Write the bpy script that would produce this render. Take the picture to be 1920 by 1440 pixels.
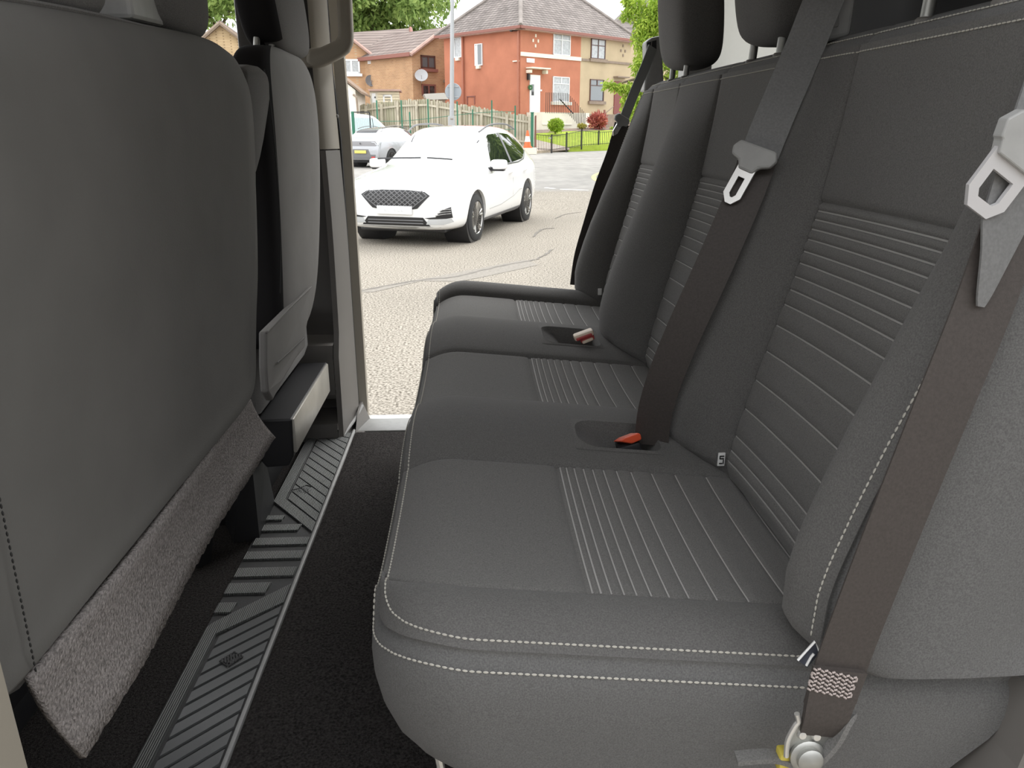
import bpy, bmesh, math, random
import numpy as np
from mathutils import Vector, Matrix
from mathutils.bvhtree import BVHTree

random.seed(7); np.random.seed(7)
for o in list(bpy.data.objects): bpy.data.objects.remove(o)
SC = bpy.context.scene
COL = SC.collection

# ------------------------------------------------------------------ camera
FPX = 1445.0; VPX, VPY = 885.0, 240.0; H = 1.60; FL = 0.77      # focal (px), vanishing point of van's cross axis, eye height, van floor
TH = math.atan((720-VPY)/FPX); PS = math.atan((960-VPX)/FPX*math.cos(TH))
FW = Vector((math.sin(PS)*math.cos(TH), math.cos(PS)*math.cos(TH), -math.sin(TH)))
RT = Vector((math.cos(PS), -math.sin(PS), 0)); UP = RT.cross(FW)
CAM = Vector((0, 0, H))
cd = bpy.data.cameras.new('camera'); cam = bpy.data.objects.new('camera', cd); COL.objects.link(cam)
cam.location = CAM
cam.rotation_euler = Matrix((RT, UP, -FW)).transposed().to_euler()
cd.sensor_fit = 'HORIZONTAL'; cd.sensor_width = 36; cd.lens = 36*FPX/1920; cd.clip_start = 0.02; cd.clip_end = 500
SC.camera = cam

# ------------------------------------------------------------------ world (bright overcast sky), soft sun, exposure
w = bpy.data.worlds.new('sky'); SC.world = w; w.use_nodes = True
bg = w.node_tree.nodes['Background']; bg.inputs[0].default_value = (0.97, 0.985, 1.0, 1); bg.inputs[1].default_value = 2.2
sl = bpy.data.lights.new('sun', 'SUN'); sl.energy = 1.6; sl.angle = math.radians(40); sl.color = (1, .97, .92)
so = bpy.data.objects.new('sun', sl); COL.objects.link(so); so.rotation_euler = (math.radians(-46), 0, math.radians(-38))
vs = SC.view_settings
vs.view_transform = 'Standard'; vs.look = 'None'; vs.gamma = 1; vs.use_curve_mapping = False; vs.exposure = 0.22

# ------------------------------------------------------------------ pixel -> place helpers (1920x1440 frame)
def ray(x, y): return FW + RT*((x-960)/FPX) + UP*((720-y)/FPX)
def PY(x, y, Y): r = ray(x, y); return CAM + r*(Y/r.y)
def PX(x, y, X): r = ray(x, y); return CAM + r*(X/r.x)
def PZ(x, y, Z): r = ray(x, y); return CAM + r*((Z-H)/r.z)
def sstep(a, b, x):
    t = np.clip((np.asarray(x, float)-a)/(b-a), 0, 1); return t*t*(3-2*t)
def ground(x, y):
    k = .006 + .0205*sstep(-4, 1.5, x)
    return k*np.maximum(0, np.asarray(y, float)-16)
def PG(x, y):
    p = PZ(x, y, 0)
    r = ray(x, y)
    lo, hi = 0.5, 90.0
    for _ in range(50):
        m = (lo+hi)/2; q = CAM + r*m
        if q.z > float(ground(q.x, q.y)): lo = m
        else: hi = m
    return CAM + r*lo

# ------------------------------------------------------------------ object helpers
ORG = {}
def empty(name, loc, label, cat, group=None, rz=0):
    o = bpy.data.objects.new(name, None); COL.objects.link(o); o.location = loc; o.rotation_euler = (0, 0, rz)
    o.empty_display_size = .1
    o['label'] = label; o['category'] = cat
    if group: o['group'] = group
    ORG[o.name] = Vector((0, 0, 0)) if rz else Vector(loc)
    return o
def tag(o, label, cat, group=None):
    o['label'] = label; o['category'] = cat
    if group: o['group'] = group
    return o
def mk(name, V, F, mat, parent=None, smooth=True, label=None, kind=None, angle=None):
    V = np.asarray(V, float).reshape(-1, 3)
    if parent is not None: org = ORG[parent.name]
    elif len(V): org = Vector(((V[:,0].min()+V[:,0].max())/2, (V[:,1].min()+V[:,1].max())/2, V[:,2].min()))
    else: org = Vector((0,0,0))
    me = bpy.data.meshes.new(name)
    me.from_pydata((V-np.array(org)).tolist(), [], [list(map(int, f)) for f in F])
    if smooth and len(F):
        me.polygons.foreach_set('use_smooth', [True]*len(me.polygons))
        if angle: 
            try: me.set_sharp_from_angle(angle=math.radians(angle))
            except Exception: pass
    me.materials.append(mat); me.update()
    o = bpy.data.objects.new(name, me); COL.objects.link(o)
    if parent is not None: o.parent = parent
    else: o.location = org
    ORG[o.name] = org
    if label: o['label'] = label
    if kind: o['kind'] = kind
    return o
def fixn(o):
    bm = bmesh.new(); bm.from_mesh(o.data); bmesh.ops.recalc_face_normals(bm, faces=bm.faces); bm.to_mesh(o.data); bm.free(); return o

class MB:
    def __init__(s): s.V = []; s.F = []
    def add(s, V, F):
        n = len(s.V); s.V += [tuple(v) for v in V]; s.F += [[i+n for i in f] for f in F]; return s
    def box(s, x0, x1, y0, y1, z0, z1, bev=0):
        return s.obox(((x0+x1)/2, (y0+y1)/2, (z0+z1)/2), (1,0,0), (0,1,0), (0,0,1), abs(x1-x0)/2, abs(y1-y0)/2, abs(z1-z0)/2, bev)
    def obox(s, c, a, b, d, ha, hb, hd, bev=0, seg=2):
        c = Vector(c); a = Vector(a).normalized(); b = Vector(b).normalized(); d = Vector(d).normalized()
        if bev > 0:
            bm = bmesh.new(); bmesh.ops.create_cube(bm, size=2)
            for v in bm.verts: v.co = Vector((v.co.x*ha, v.co.y*hb, v.co.z*hd))
            bmesh.ops.bevel(bm, geom=bm.edges[:], offset=min(bev, .98*min(ha, hb, hd)), segments=seg, affect='EDGES', profile=.5)
            bm.verts.ensure_lookup_table()
            V = [c + a*v.co.x + b*v.co.y + d*v.co.z for v in bm.verts]; F = [[v.index for v in f.verts] for f in bm.faces]
            bm.free(); return s.add(V, F)
        V = [c + a*ha*i + b*hb*j + d*hd*k for i in (-1, 1) for j in (-1, 1) for k in (-1, 1)]
        return s.add(V, [(0,1,3,2),(4,6,7,5),(0,4,5,1),(2,3,7,6),(0,2,6,4),(1,5,7,3)])
    def tube(s, pts, r, n=8, cap=True):
        P = [Vector(p) for p in pts]; m = len(P); rs = r if isinstance(r, (list, tuple)) else [r]*m
        V = []; F = []; prev = None
        for i in range(m):
            t = (P[min(i+1, m-1)] - P[max(i-1, 0)]).normalized()
            if prev is None:
                a = t.cross(Vector((0,0,1)));  a = a if a.length > 1e-3 else t.cross(Vector((1,0,0)))
            else: a = prev - t*prev.dot(t)
            a.normalize(); b = t.cross(a); prev = a
            for k in range(n):
                q = 2*math.pi*k/n; V.append(P[i] + (a*math.cos(q) + b*math.sin(q))*rs[i])
        for i in range(m-1):
            for k in range(n): F.append((i*n+k, i*n+(k+1)%n, (i+1)*n+(k+1)%n, (i+1)*n+k))
        if cap: F.append(tuple(range(n))[::-1]); F.append(tuple((m-1)*n+k for k in range(n)))
        return s.add(V, F)
    def prism(s, poly, d):            # poly: 3-D points, extruded by vector d
        P = [Vector(p) for p in poly]; d = Vector(d); n = len(P)
        F = [tuple(range(n))[::-1], tuple(range(n, 2*n))] + [(i, (i+1)%n, (i+1)%n+n, i+n) for i in range(n)]
        return s.add(P + [p+d for p in P], F)
    def lathe(s, prof, c, ax, n=24, ref=None):
        c = Vector(c); ax = Vector(ax).normalized(); a = ax.cross(Vector(ref) if ref else (Vector((0,0,1)) if abs(ax.z) < .9 else Vector((1,0,0)))).normalized(); b = ax.cross(a)
        V = []; m = len(prof)
        for r, h in prof:
            for k in range(n):
                q = 2*math.pi*k/n; V.append(c + ax*h + (a*math.cos(q)+b*math.sin(q))*r)
        F = [(i*n+k, i*n+(k+1)%n, (i+1)*n+(k+1)%n, (i+1)*n+k) for i in range(m-1) for k in range(n)]
        if prof[0][0] > 1e-6: F.append(tuple(range(n))[::-1])
        if prof[-1][0] > 1e-6: F.append(tuple((m-1)*n+k for k in range(n)))
        return s.add(V, F)
    def ribbon(s, pts, wd, width, th=.0014):
        P = [Vector(p) for p in pts]; m = len(P); V = []
        for i in range(m):
            t = (P[min(i+1, m-1)] - P[max(i-1, 0)]).normalized()
            wv = Vector(wd[i] if isinstance(wd, list) else wd); wv = (wv - t*wv.dot(t)).normalized(); nn = t.cross(wv)
            hw = (width[i] if isinstance(width, list) else width)/2
            for a, b in ((-1,-1),(1,-1),(1,1),(-1,1)): V.append(P[i] + wv*hw*a + nn*th/2*b)
        F = [(i*4+k, i*4+(k+1)%4, i*4+4+(k+1)%4, i*4+4+k) for i in range(m-1) for k in range(4)]
        F += [(0,3,2,1), tuple((m-1)*4+k for k in range(4))]
        return s.add(V, F)
    def build(s, name, mat, parent=None, smooth=True, label=None, kind=None, angle=40, fix=True):
        o = mk(name, s.V, s.F, mat, parent, smooth, label, kind)
        if fix: fixn(o)
        if smooth:
            try: o.data.set_sharp_from_angle(angle=math.radians(angle))
            except Exception: pass
        return o

def spline(pts, n=8):                      # Catmull-Rom through 3-D points
    P = [Vector(p) for p in pts]; out = []
    for i in range(len(P)-1):
        a = P[max(i-1, 0)]; b = P[i]; c = P[i+1]; d = P[min(i+2, len(P)-1)]
        for k in range(n):
            t = k/n
            out.append(.5*((2*b) + (c-a)*t + (2*a-5*b+4*c-d)*t*t + (3*b-a-3*c+d)*t**3))
    return out + [P[-1]]
def gridmesh(name, P, mat, parent, mask=None, flip=False, label=None):
    n, m = P.shape[:2]; idx = np.arange(n*m).reshape(n, m)
    q = np.stack([idx[:-1,:-1], idx[1:,:-1], idx[1:,1:], idx[:-1,1:]], -1).reshape(-1, 4)
    if mask is not None: q = q[mask.reshape(-1)]
    if flip: q = q[:, ::-1]
    us, inv = np.unique(q, return_inverse=True)
    return mk(name, P.reshape(-1, 3)[us], inv.reshape(-1, 4), mat, parent, True, label)
def subsurf(o, lv=2):
    m = o.modifiers.new('sub', 'SUBSURF'); m.levels = lv; m.render_levels = lv; return o
def shaped_box(name, c, hs, mat, parent, bev=.03, lv=2, fn=None, seg=3):   # soft cushion-like block, shaped by fn(local vector)
    bm = bmesh.new(); bmesh.ops.create_cube(bm, size=2)
    bmesh.ops.subdivide_edges(bm, edges=bm.edges[:], cuts=3, use_grid_fill=True)
    p = max(2.2, 2 + 5*(1-bev*6))
    V = []
    for v in bm.verts:
        x, y, z = v.co
        L = (abs(x)**p + abs(y)**p + abs(z)**p)**(1/p)
        q = Vector((x/L*hs[0], y/L*hs[1], z/L*hs[2]))
        if fn: q = fn(q)
        V.append(q + Vector(c))
    F = [[v.index for v in f.verts] for f in bm.faces]; bm.free()
    return subsurf(mk(name, V, F, mat, parent), lv)

# ------------------------------------------------------------------ materials
MATS = {}
def mat(name, col, rough=.6, metal=0., spec=.5, nz=None, bump=None, sheen=0., coat=0., trans=0., emit=None):
    m = bpy.data.materials.new(name); m.use_nodes = True; nt = m.node_tree; b = nt.nodes['Principled BSDF']
    b.inputs['Base Color'].default_value = (*col, 1); b.inputs['Roughness'].default_value = rough; b.inputs['Metallic'].default_value = metal
    b.inputs['Specular IOR Level'].default_value = spec; b.inputs['Sheen Weight'].default_value = sheen; b.inputs['Coat Weight'].default_value = coat
    b.inputs['Coat Roughness'].default_value = .05; b.inputs['Sheen Roughness'].default_value = .6
    b.inputs['Transmission Weight'].default_value = trans
    tc = None
    if nz or bump: tc = nt.nodes.new('ShaderNodeTexCoord')
    if nz:                                     # (scale, amount, detail)
        n = nt.nodes.new('ShaderNodeTexNoise'); n.inputs['Scale'].default_value = nz[0]; n.inputs['Detail'].default_value = nz[2] if len(nz) > 2 else 4
        nt.links.new(tc.outputs['Object'], n.inputs['Vector'])
        r = nt.nodes.new('ShaderNodeMapRange'); r.inputs[1].default_value = .3; r.inputs[2].default_value = .7
        r.inputs[3].default_value = 1-nz[1]; r.inputs[4].default_value = 1+nz[1]
        nt.links.new(n.outputs['Fac'], r.inputs[0])
        mx = nt.nodes.new('ShaderNodeVectorMath'); mx.operation = 'SCALE'; mx.inputs[0].default_value = col
        nt.links.new(r.outputs[0], mx.inputs['Scale']); nt.links.new(mx.outputs[0], b.inputs['Base Color'])
    if bump:                                   # (scale, strength, distance)
        n = nt.nodes.new('ShaderNodeTexNoise'); n.inputs['Scale'].default_value = bump[0]; n.inputs['Detail'].default_value = 2
        nt.links.new(tc.outputs['Object'], n.inputs['Vector'])
        u = nt.nodes.new('ShaderNodeBump'); u.inputs['Strength'].default_value = bump[1]; u.inputs['Distance'].default_value = bump[2]
        nt.links.new(n.outputs['Fac'], u.inputs['Height']); nt.links.new(u.outputs[0], b.inputs['Normal'])
    MATS[name] = m; return m
FAB = mat('grey_fabric', (.142,.138,.133), .95, spec=.2, nz=(700,.22,2), bump=(900,.35,.001), sheen=.10)
FAB2 = mat('bolster_fabric', (.120,.116,.113), .95, spec=.2, nz=(700,.22,2), bump=(900,.35,.001), sheen=.10)
FABI = mat('ribbed_fabric', (.146,.142,.137), .95, spec=.2, nz=(800,.25,2), bump=(900,.35,.001), sheen=.10)
VIN = mat('seat_back_vinyl', (.14,.136,.129), .8, spec=.3, nz=(9,.07,3), bump=(500,.2,.001))
THREAD = mat('stitch_thread', (.5,.48,.43), .8)
PIPE = mat('rib_thread_highlight', (.40,.39,.38), .8)  # thread, with the ribs' shading highlight put into its pale colour
WEB = mat('lit_belt_webbing', (.17,.17,.17), .55, spec=.4, nz=(400,.12,2), bump=(700,.3,.0006))  # upper straps: lighter look from their angle put into the colour
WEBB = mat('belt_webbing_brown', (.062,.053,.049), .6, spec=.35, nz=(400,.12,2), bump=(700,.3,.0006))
DARKP = mat('black_plastic', (.018,.018,.02), .5, bump=(300,.15,.0006))
TRIMD = mat('dark_pillar_plastic', (.055,.05,.046), .55, bump=(300,.15,.0006))
TRIMG = mat('grey_pillar_plastic', (.16,.15,.14), .5, bump=(300,.12,.0006))
TRIMB = mat('beige_trim_plastic', (.33,.30,.25), .5, bump=(260,.12,.0006))
LGREY = mat('light_grey_plastic', (.36,.36,.355), .5, nz=(60,.06,3), bump=(260,.12,.0006))
SILV = mat('polished_steel', (.62,.60,.57), .28, metal=1)
CHROME = mat('bright_metal', (.8,.79,.77), .3, metal=.75)
GALV = mat('zinc_steel', (.42,.42,.40), .45, metal=.8, nz=(30,.15,3))
CARPET = mat('black_carpet', (.048,.044,.043), 1., spec=.05, nz=(260,.6,3), bump=(500,1.,.004))
FELT = mat('grey_felt', (.25,.23,.222), 1., spec=.05, nz=(330,.4,3), bump=(420,.9,.003))
RUBB = mat('strip_rubber', (.125,.128,.13), .42, spec=.6, bump=(900,.25,.0006))
RUBD = mat('strip_rubber_dark', (.05,.05,.052), .55, bump=(1200,.8,.0012))
SEALM = mat('rubber_seal', (.012,.012,.012), .6)
ORANGE = mat('orange_red_plastic', (.75,.10,.04), .4)
REDP = mat('faded_red_plastic', (.45,.05,.05), .4)
CREAMP = mat('cream_plastic', (.75,.62,.5), .45)
TAGW = mat('white_label', (.75,.75,.74), .6)
YEL = mat('yellow_plastic', (.55,.45,.08), .5)
LINER = mat('pale_headliner', (.55,.54,.52), .9)
BULK = mat('grey_bulkhead', (.44,.44,.43), .75, nz=(180,.10,3), bump=(240,.25,.001))
WHITEP = mat('white_van_paint', (.8,.8,.8), .3, coat=.5)
# ribbed entry strip rubber: fine ribs running along it
def ribbed(name, col, freq, rough=.4):
    m = mat(name, col, rough, spec=.6); nt = m.node_tree; b = nt.nodes['Principled BSDF']
    tc = nt.nodes.new('ShaderNodeTexCoord'); sx = nt.nodes.new('ShaderNodeSeparateXYZ'); nt.links.new(tc.outputs['Object'], sx.inputs[0])
    mu = nt.nodes.new('ShaderNodeMath'); mu.operation = 'MULTIPLY'; mu.inputs[1].default_value = freq; nt.links.new(sx.outputs['X'], mu.inputs[0])
    sn = nt.nodes.new('ShaderNodeMath'); sn.operation = 'SINE'; nt.links.new(mu.outputs[0], sn.inputs[0])
    bp = nt.nodes.new('ShaderNodeBump'); bp.inputs['Strength'].default_value = .8; bp.inputs['Distance'].default_value = .0012
    nt.links.new(sn.outputs[0], bp.inputs['Height']); nt.links.new(bp.outputs[0], b.inputs['Normal']); return m
RIBR = ribbed('ribbed_rubber', (.155,.16,.158), 2*math.pi/.0034)

# ==================================================================  VAN SHELL
def struct(o): o['kind'] = 'structure'; return o
R = lambda z: FL + z
m = MB(); m.box(-1.75, .86, .42, 2.10, FL-.05, FL); struct(m.build('floor', CARPET, None, False))
m = MB(); m.box(-1.9, 2.0, .36, 2.24, R(1.42), R(1.46)); struct(m.build('ceiling', LINER, None, False))
# rear bulkhead behind the bench, gently moulded
yy = np.linspace(.44, 2.18, 60); zz = np.linspace(R(0), R(1.42), 40)
Yg, Zg = np.meshgrid(yy, zz, indexing='ij'); Xg = .86 - .03*np.exp(-((Yg-1.0)/.10)**2)*sstep(.9, 1.1, Zg-FL) - .03*np.exp(-((Yg-1.55)/.10)**2)*sstep(.9, 1.1, Zg-FL)
struct(gridmesh('wall_rear', np.stack([Xg, Yg, Zg], -1), mat('black_bulkhead', (.02,.02,.022), .8), None))

# far side of the body: b-pillar, driver's door lower panel, header, rear quarter
wf = bpy.data.objects.new('wall_far', None); COL.objects.link(wf); wf.location = (-.5, 2.15, FL); wf['kind'] = 'structure'; ORG['wall_far'] = Vector((-.5, 2.15, FL))
prof = [(2.13, 1.20), (2.115, .98), (2.11, .30), (2.10, .285), (2.03, .272), (2.018, .25), (2.018, .135), (2.03, .12), (2.12, .115), (2.12, .062), (2.03, .058), (2.015, .05), (2.01, .035), (2.01, .0)]
X0, X1 = -.575, -.385
def strip_profile(name, pr, x0, x1, mt, parent):
    P = np.zeros((len(pr), 2, 3))
    for i, (y, z) in enumerate(pr): P[i,0] = (x0, y, R(z)); P[i,1] = (x1, y, R(z))
    o = gridmesh(name, P, mt, parent); o.data.set_sharp_from_angle(angle=math.radians(35)); return fixn(o)
strip_profile('pillar_upper_panel', prof[:4], X0, X1, TRIMD, wf)
strip_profile('pillar_lower_panel', prof[3:], X0, X1, TRIMG, wf)
def jamb(name, z0, z1, mt):           # slanted face between inner trim and door seal
    m = MB(); zs = np.linspace(z0, z1, 14); V = []; F = []
    for z in zs:
        yi = float(np.interp(z, [0, .05, .27, .3, 1.0, 1.42], [2.015, 2.02, 2.03, 2.06, 2.10, 2.11])); ex = .012*float(sstep(.5, 1.1, z))
        V += [(-.385-ex, yi, R(z)), (-.372-ex, yi+.006, R(z)), (-.345-ex, 2.150, R(z)), (-.349-ex, 2.170, R(z))]
    for i in range(len(zs)-1):
        for k in range(3): F.append((i*4+k, i*4+k+1, i*4+5+k, i*4+4+k))
    return m.add(V, F).build(name, mt, wf)
jamb('pillar_lower_jamb', 0.0, .775, TRIMG); jamb('pillar_upper_jamb', .778, 1.42, TRIMB)
m = MB(); m.tube([(-.352, 2.166, R(z)) for z in np.linspace(.0, .8, 8)] + [(-.364, 2.166, R(z)) for z in np.linspace(1.0, 1.4, 5)], .006, 8); m.build('door_seal', SEALM, wf)
m = MB()
for z0, z1, a, b in ((-.25, .8, 0, 0), (.8, 1.42, 0, .012)):
    m.prism([(-.352-a, 2.172, R(z0)), (-.326-a, 2.188, R(z0)), (-.326-a, 2.215, R(z0)), (-.352-a, 2.215, R(z0))], (-b, 0, z1-z0))
m.build('pillar_outer_edge', TRIMB, wf)
m = MB(); m.box(-.575, -.36, 2.18, 2.26, FL-.3, R(1.42)); m.build('pillar_outer_skin', WHITEP, wf, False)
m = MB(); m.box(-.576, -.43, 2.10, 2.17, R(.7), R(1.42), .012); m.build('pillar_window_post', TRIMD, wf)
m = MB(); m.box(-1.75, -.575, 2.12, 2.22, FL-.3, R(.72)); m.build('front_door_panel', TRIMD, wf, False)
m = MB(); m.box(-1.9, 2.0, 2.10, 2.24, R(1.34), R(1.44)); m.build('roof_header', LINER, wf, False)
m = MB(); m.box(.565, 2.0, 2.135, 2.24, FL-.3, R(.955)); m.box(.565, .625, 2.135, 2.24, R(.95), R(1.40)); m.box(.98, 2.0, 2.135, 2.24, R(.95), R(1.40)); m.build('rear_quarter_panel', LGREY, wf, False)
TRPANE = mat('translucent_pane', (.6,.6,.6), .5, nz=(120,.06,3)); nt = TRPANE.node_tree; tb = nt.nodes.new('ShaderNodeBsdfTranslucent'); tb.inputs[0].default_value = (.70,.70,.68,1); mxs = nt.nodes.new('ShaderNodeMixShader'); mxs.inputs[0].default_value = .8
nt.links.new(nt.nodes['Principled BSDF'].outputs[0], mxs.inputs[1]); nt.links.new(tb.outputs[0], mxs.inputs[2]); nt.links.new(mxs.outputs[0], nt.nodes['Material Output'].inputs[0])
m = MB(); m.box(.62, .985, 2.18, 2.186, R(.95), R(1.40)); m.build('translucent_quarter_pane', TRPANE, wf, False)  # translucent pane added to brighten the pale area behind the headrests
# screw head on the beige jamb
m = MB(); m.lathe([(0, .004), (.004, .003), (.005, 0)], PY(632, 218, 2.09), (1, -.3, 0), 10); m.build('trim_screw', TRIMG, wf)
# sill of the far doorway
sl_ = bpy.data.objects.new('trim_1', None); COL.objects.link(sl_); sl_.location = (-.1, 2.14, FL-.02); sl_['kind'] = 'structure'; ORG['trim_1'] = Vector((-.1, 2.14, FL-.02))
m = MB(); m.box(-.345, .62, 2.075, 2.175, FL-.015, FL+.006, .005); m.build('sill_plate', LGREY, sl_)
m = MB(); m.box(-.345, .62, 2.16, 2.21, FL-.30, FL+.0035, .003); m.build('sill_edge', WHITEP, sl_)
# moulded cheek where pillar meets sill
m = MB(); m.prism([(-.36, 2.03, FL), (-.330, 2.05, FL), (-.300, 2.12, FL), (-.292, 2.17, FL), (-.36, 2.17, FL)], (0, 0, .004))
V = [(-.345, 2.06, R(.004)), (-.318, 2.175, R(.004)), (-.345, 2.175, R(.004)), (-.345, 2.12, R(.05)), (-.338, 2.175, R(.06)), (-.345, 2.175, R(.06))]
m.add(V, [(0,1,4,3), (1,2,5,4), (0,3,5,2), (3,4,5), (0,2,1)])
m.build('sill_cheek', TRIMG, sl_)
m = MB(); m.tube([(-.375, 2.03, R(.012)), (-.352, 2.10, R(.03)), (-.338, 2.165, R(.05))], .005, 8); m.build('sill_bead', LGREY, sl_)
# near side: roof rail, front door part, edge of the near doorway
wn = bpy.data.objects.new('wall_near', None); COL.objects.link(wn); wn.location = (-.5, .35, FL); wn['kind'] = 'structure'; ORG['wall_near'] = Vector((-.5, .35, FL))
m = MB(); m.box(-1.9, 2.0, .36, .46, R(1.32), R(1.44)); m.build('roof_header', LINER, wn, False)
m = MB(); m.box(-1.75, -.55, .36, .44, FL-.3, R(.72)); m.build('front_door_panel', TRIMD, wn, False)
m = MB(); p0 = PY(-4, 1225, .40); p1 = PY(52, 1440, .40)
m.prism([p0, p1, p1+Vector((.03, 0, -.28)), (-.5, .40, p1.z-.28), (-.5, .40, p0.z+.6), (p0.x-.05, .40, p0.z+.6)], (0, -.05, 0)); m.build('doorway_edge_trim', TRIMB, wn, False)
m = MB(); m.box(.80, 2.0, .36, .46, FL-.3, R(1.40)); m.build('rear_quarter_panel', LGREY, wn, False)
m = MB(); p0 = PY(1960, 1320, .50); p1 = PY(1908, 1440, .50)
m.prism([p1, p0, (p0.x+.2, .50, p0.z), (p0.x+.2, .50, p1.z-.25), (p1.x-.06, .50, p1.z-.25)], (0, .09, 0)); m.build('rear_doorway_trim', TRIMG, wn, False)
# front: dash and windscreen header
wfr = bpy.data.objects.new('wall_front', None); COL.objects.link(wfr); wfr.location = (-1.8, 1.2, FL); wfr['kind'] = 'structure'; ORG['wall_front'] = Vector((-1.8, 1.2, FL))
m = MB(); m.box(-1.95, -1.55, .40, 2.18, FL-.2, R(.62), .05); m.build('dashboard', DARKP, wfr)
m = MB(); m.box(-1.95, -1.75, .36, 2.24, R(1.25), R(1.46)); m.build('windscreen_header', LINER, wfr, False)
m = MB(); m.box(-1.95, -.6, .42, 2.12, FL-.12, FL-.05); m.build('cab_floor', CARPET, wfr, False)

# grab handle on the pillar
gh = empty('grab_handle', (-.39, 2.10, R(.97)), 'beige loop grab handle on the far door pillar beside the driver seat', 'handle')
hp = [(656,-70),(658,0),(661,66),(660,82),(653,97),(640,107),(622,116),(605,124),(592,127),(572,120),(574,90),(598,88),(612,82),(626,76),(632,68),(633,60),(630,0),(628,-70)]
m = MB(); m.prism([PY(a, b, 2.072) for a, b in hp], (0, .034, 0)); tp = PY(628, -70, 2.072); tq = PY(656, -70, 2.072)
m.prism([tp, tq, tq+Vector((-.01,0,.03)), tp+Vector((-.09,0,.05)), tp+Vector((-.09,0,.0))], (0, .034, 0))
o = m.build('grip', TRIMB, gh, False); bv = o.modifiers.new('bev', 'BEVEL'); bv.width = .011; bv.segments = 3; bv.limit_method = 'ANGLE'; bv.angle_limit = math.radians(50)
for p_ in o.data.polygons: p_.use_smooth = True
m = MB(); m.obox((-.405, 2.115, R(.995)), (1,0,0), (0,1,0), (0,0,1), .025, .016, .022, .008); m.build('mount', TRIMB, gh)
m = MB(); m.obox((-.405, 2.115, R(1.33)), (1,0,0), (0,1,0), (0,0,1), .03, .016, .03, .008); m.build('mount', TRIMB, gh)

# carpet mat right of the strip
nx, ny = 60, 130
xs = np.linspace(-.352, .30, nx); ys = np.linspace(.50, 2.068, ny); Xg, Yg = np.meshgrid(xs, ys, indexing='ij')
Zg = R(.007) + .0015*np.sin(Yg*19+Xg*7)*np.sin(Xg*23) + .0012*np.random.rand(nx, ny); Zg[0] = R(.001); Zg[:,-1] = R(.001); Zg[:,0] = R(.001); Zg[-1] = R(.001)
tag(gridmesh('floor_mat', np.stack([Xg, Yg, Zg], -1), CARPET, None), 'black carpet floor mat beside the rubber entry strip, under the bench', 'mat')

# ==================================================================  RUBBER ENTRY STRIP
st = empty('entry_strip', (-.41, 1.35, FL), 'grey ribbed rubber tread strip running across the van floor', 'floor strip')
SX0, SX1 = -.474, -.3505; zt = R(.010)
m = MB(); m.box(SX0, SX1, .55, 2.075, FL+.001, R(.0065)); m.build('base', RUBD, st, False)
m = MB(); m.box(SX1-.003, SX1+.004, .55, 2.075, FL+.001, R(.0115), .002); m.build('edge_rim', LGREY, st)
def fpt(px, py): return PZ(px, py, zt)
def pad(name, poly, mt, h=.0045, label=None):
    mm = MB(); mm.prism([(x, y, R(.0066)) for x, y in poly], (0, 0, h)); o = mm.build(name, mt, st, False, label); return o
xr = SX1-.006
def clip_bar(yr, slope, th, xl):      # slanted bar: at right edge y=yr, y falls by slope per metre going left
    return [(xl, yr-slope*(xr-xl)), (xr, yr), (xr, yr+th), (xl, yr-slope*(xr-xl)+th)]
# near chevron field: bars slant, right end farther
a0 = fpt(535, 1132); a1 = fpt(405, 1195)
sl1 = (a0.y-a1.y)/(a0.x-a1.x)
xin = SX0+.030
th1 = .0275; y = a0.y+.004
pad('tread_border', [(SX0+.002, .56), (xin-.006, .56), (xin-.006, a0.y-sl1*(xr-xin)+.002), (xr, a0.y+.004), (xr, a0.y+.064), (SX0+.010, a0.y-sl1*(xr-SX0)+.064), (SX0+.002, a0.y-sl1*(xr-SX0)+.050)], RIBR)
y = a0.y-.004
k = 0
while y - sl1*(xr-xin) > .50:
    pad('tread_bar', [(xin+.002, y-sl1*(xr-xin)-th1), (xr, y-th1), (xr, y-.002), (xin+.002, y-sl1*(xr-xin)-.002)], RUBB); y -= th1+.0065; k += 1
# raised diamond badge, striped
dc = fpt(434, 1238); dm = MB()
for i in range(-3, 4):
    hw = .0015; L = .013*(1-abs(i)/5)
    dm.obox((dc.x+i*.0042, dc.y+i*.0015, R(.0125)), (.94,.34,0), (-.34,.94,0), (0,0,1), hw, L, .0018)
for sx, sy in ((1,1),(1,-1),(-1,1),(-1,-1)):
    pA = Vector((dc.x+sx*.017, dc.y+sx*.005, R(.0128))); pB = Vector((dc.x-sx*.001*sy, dc.y+sy*.018, R(.0128)))
    dm.tube([pA, pB], .0013, 5)
dm.build('diamond_badge', RUBD, st, label='dark striped diamond emblem moulded into the strip')
# middle: cross bars of different lengths
for (pl, pr_, hpx) in (((406,1140),(436,1140),18), ((425,1104),(500,1104),19), ((442,1074),(552,1074),16), ((460,1042),(566,1042),14), ((481,1016),(580,1016),13), ((498,990),(560,990),11), ((513,971),(530,971),8)):
    A = fpt(*pl); B = fpt(*pr_); t = (fpt(pl[0], pl[1]-hpx/2).y-A.y)
    x0_, x1_ = max(SX0+.001, min(A.x, SX0+.006)), min(B.x, xr)
    pad('tread_bar', [(x0_, A.y-t), (x1_, A.y-t), (min(x1_+.004, xr), A.y+t), (x0_, A.y+t)], RIBR)
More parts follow.
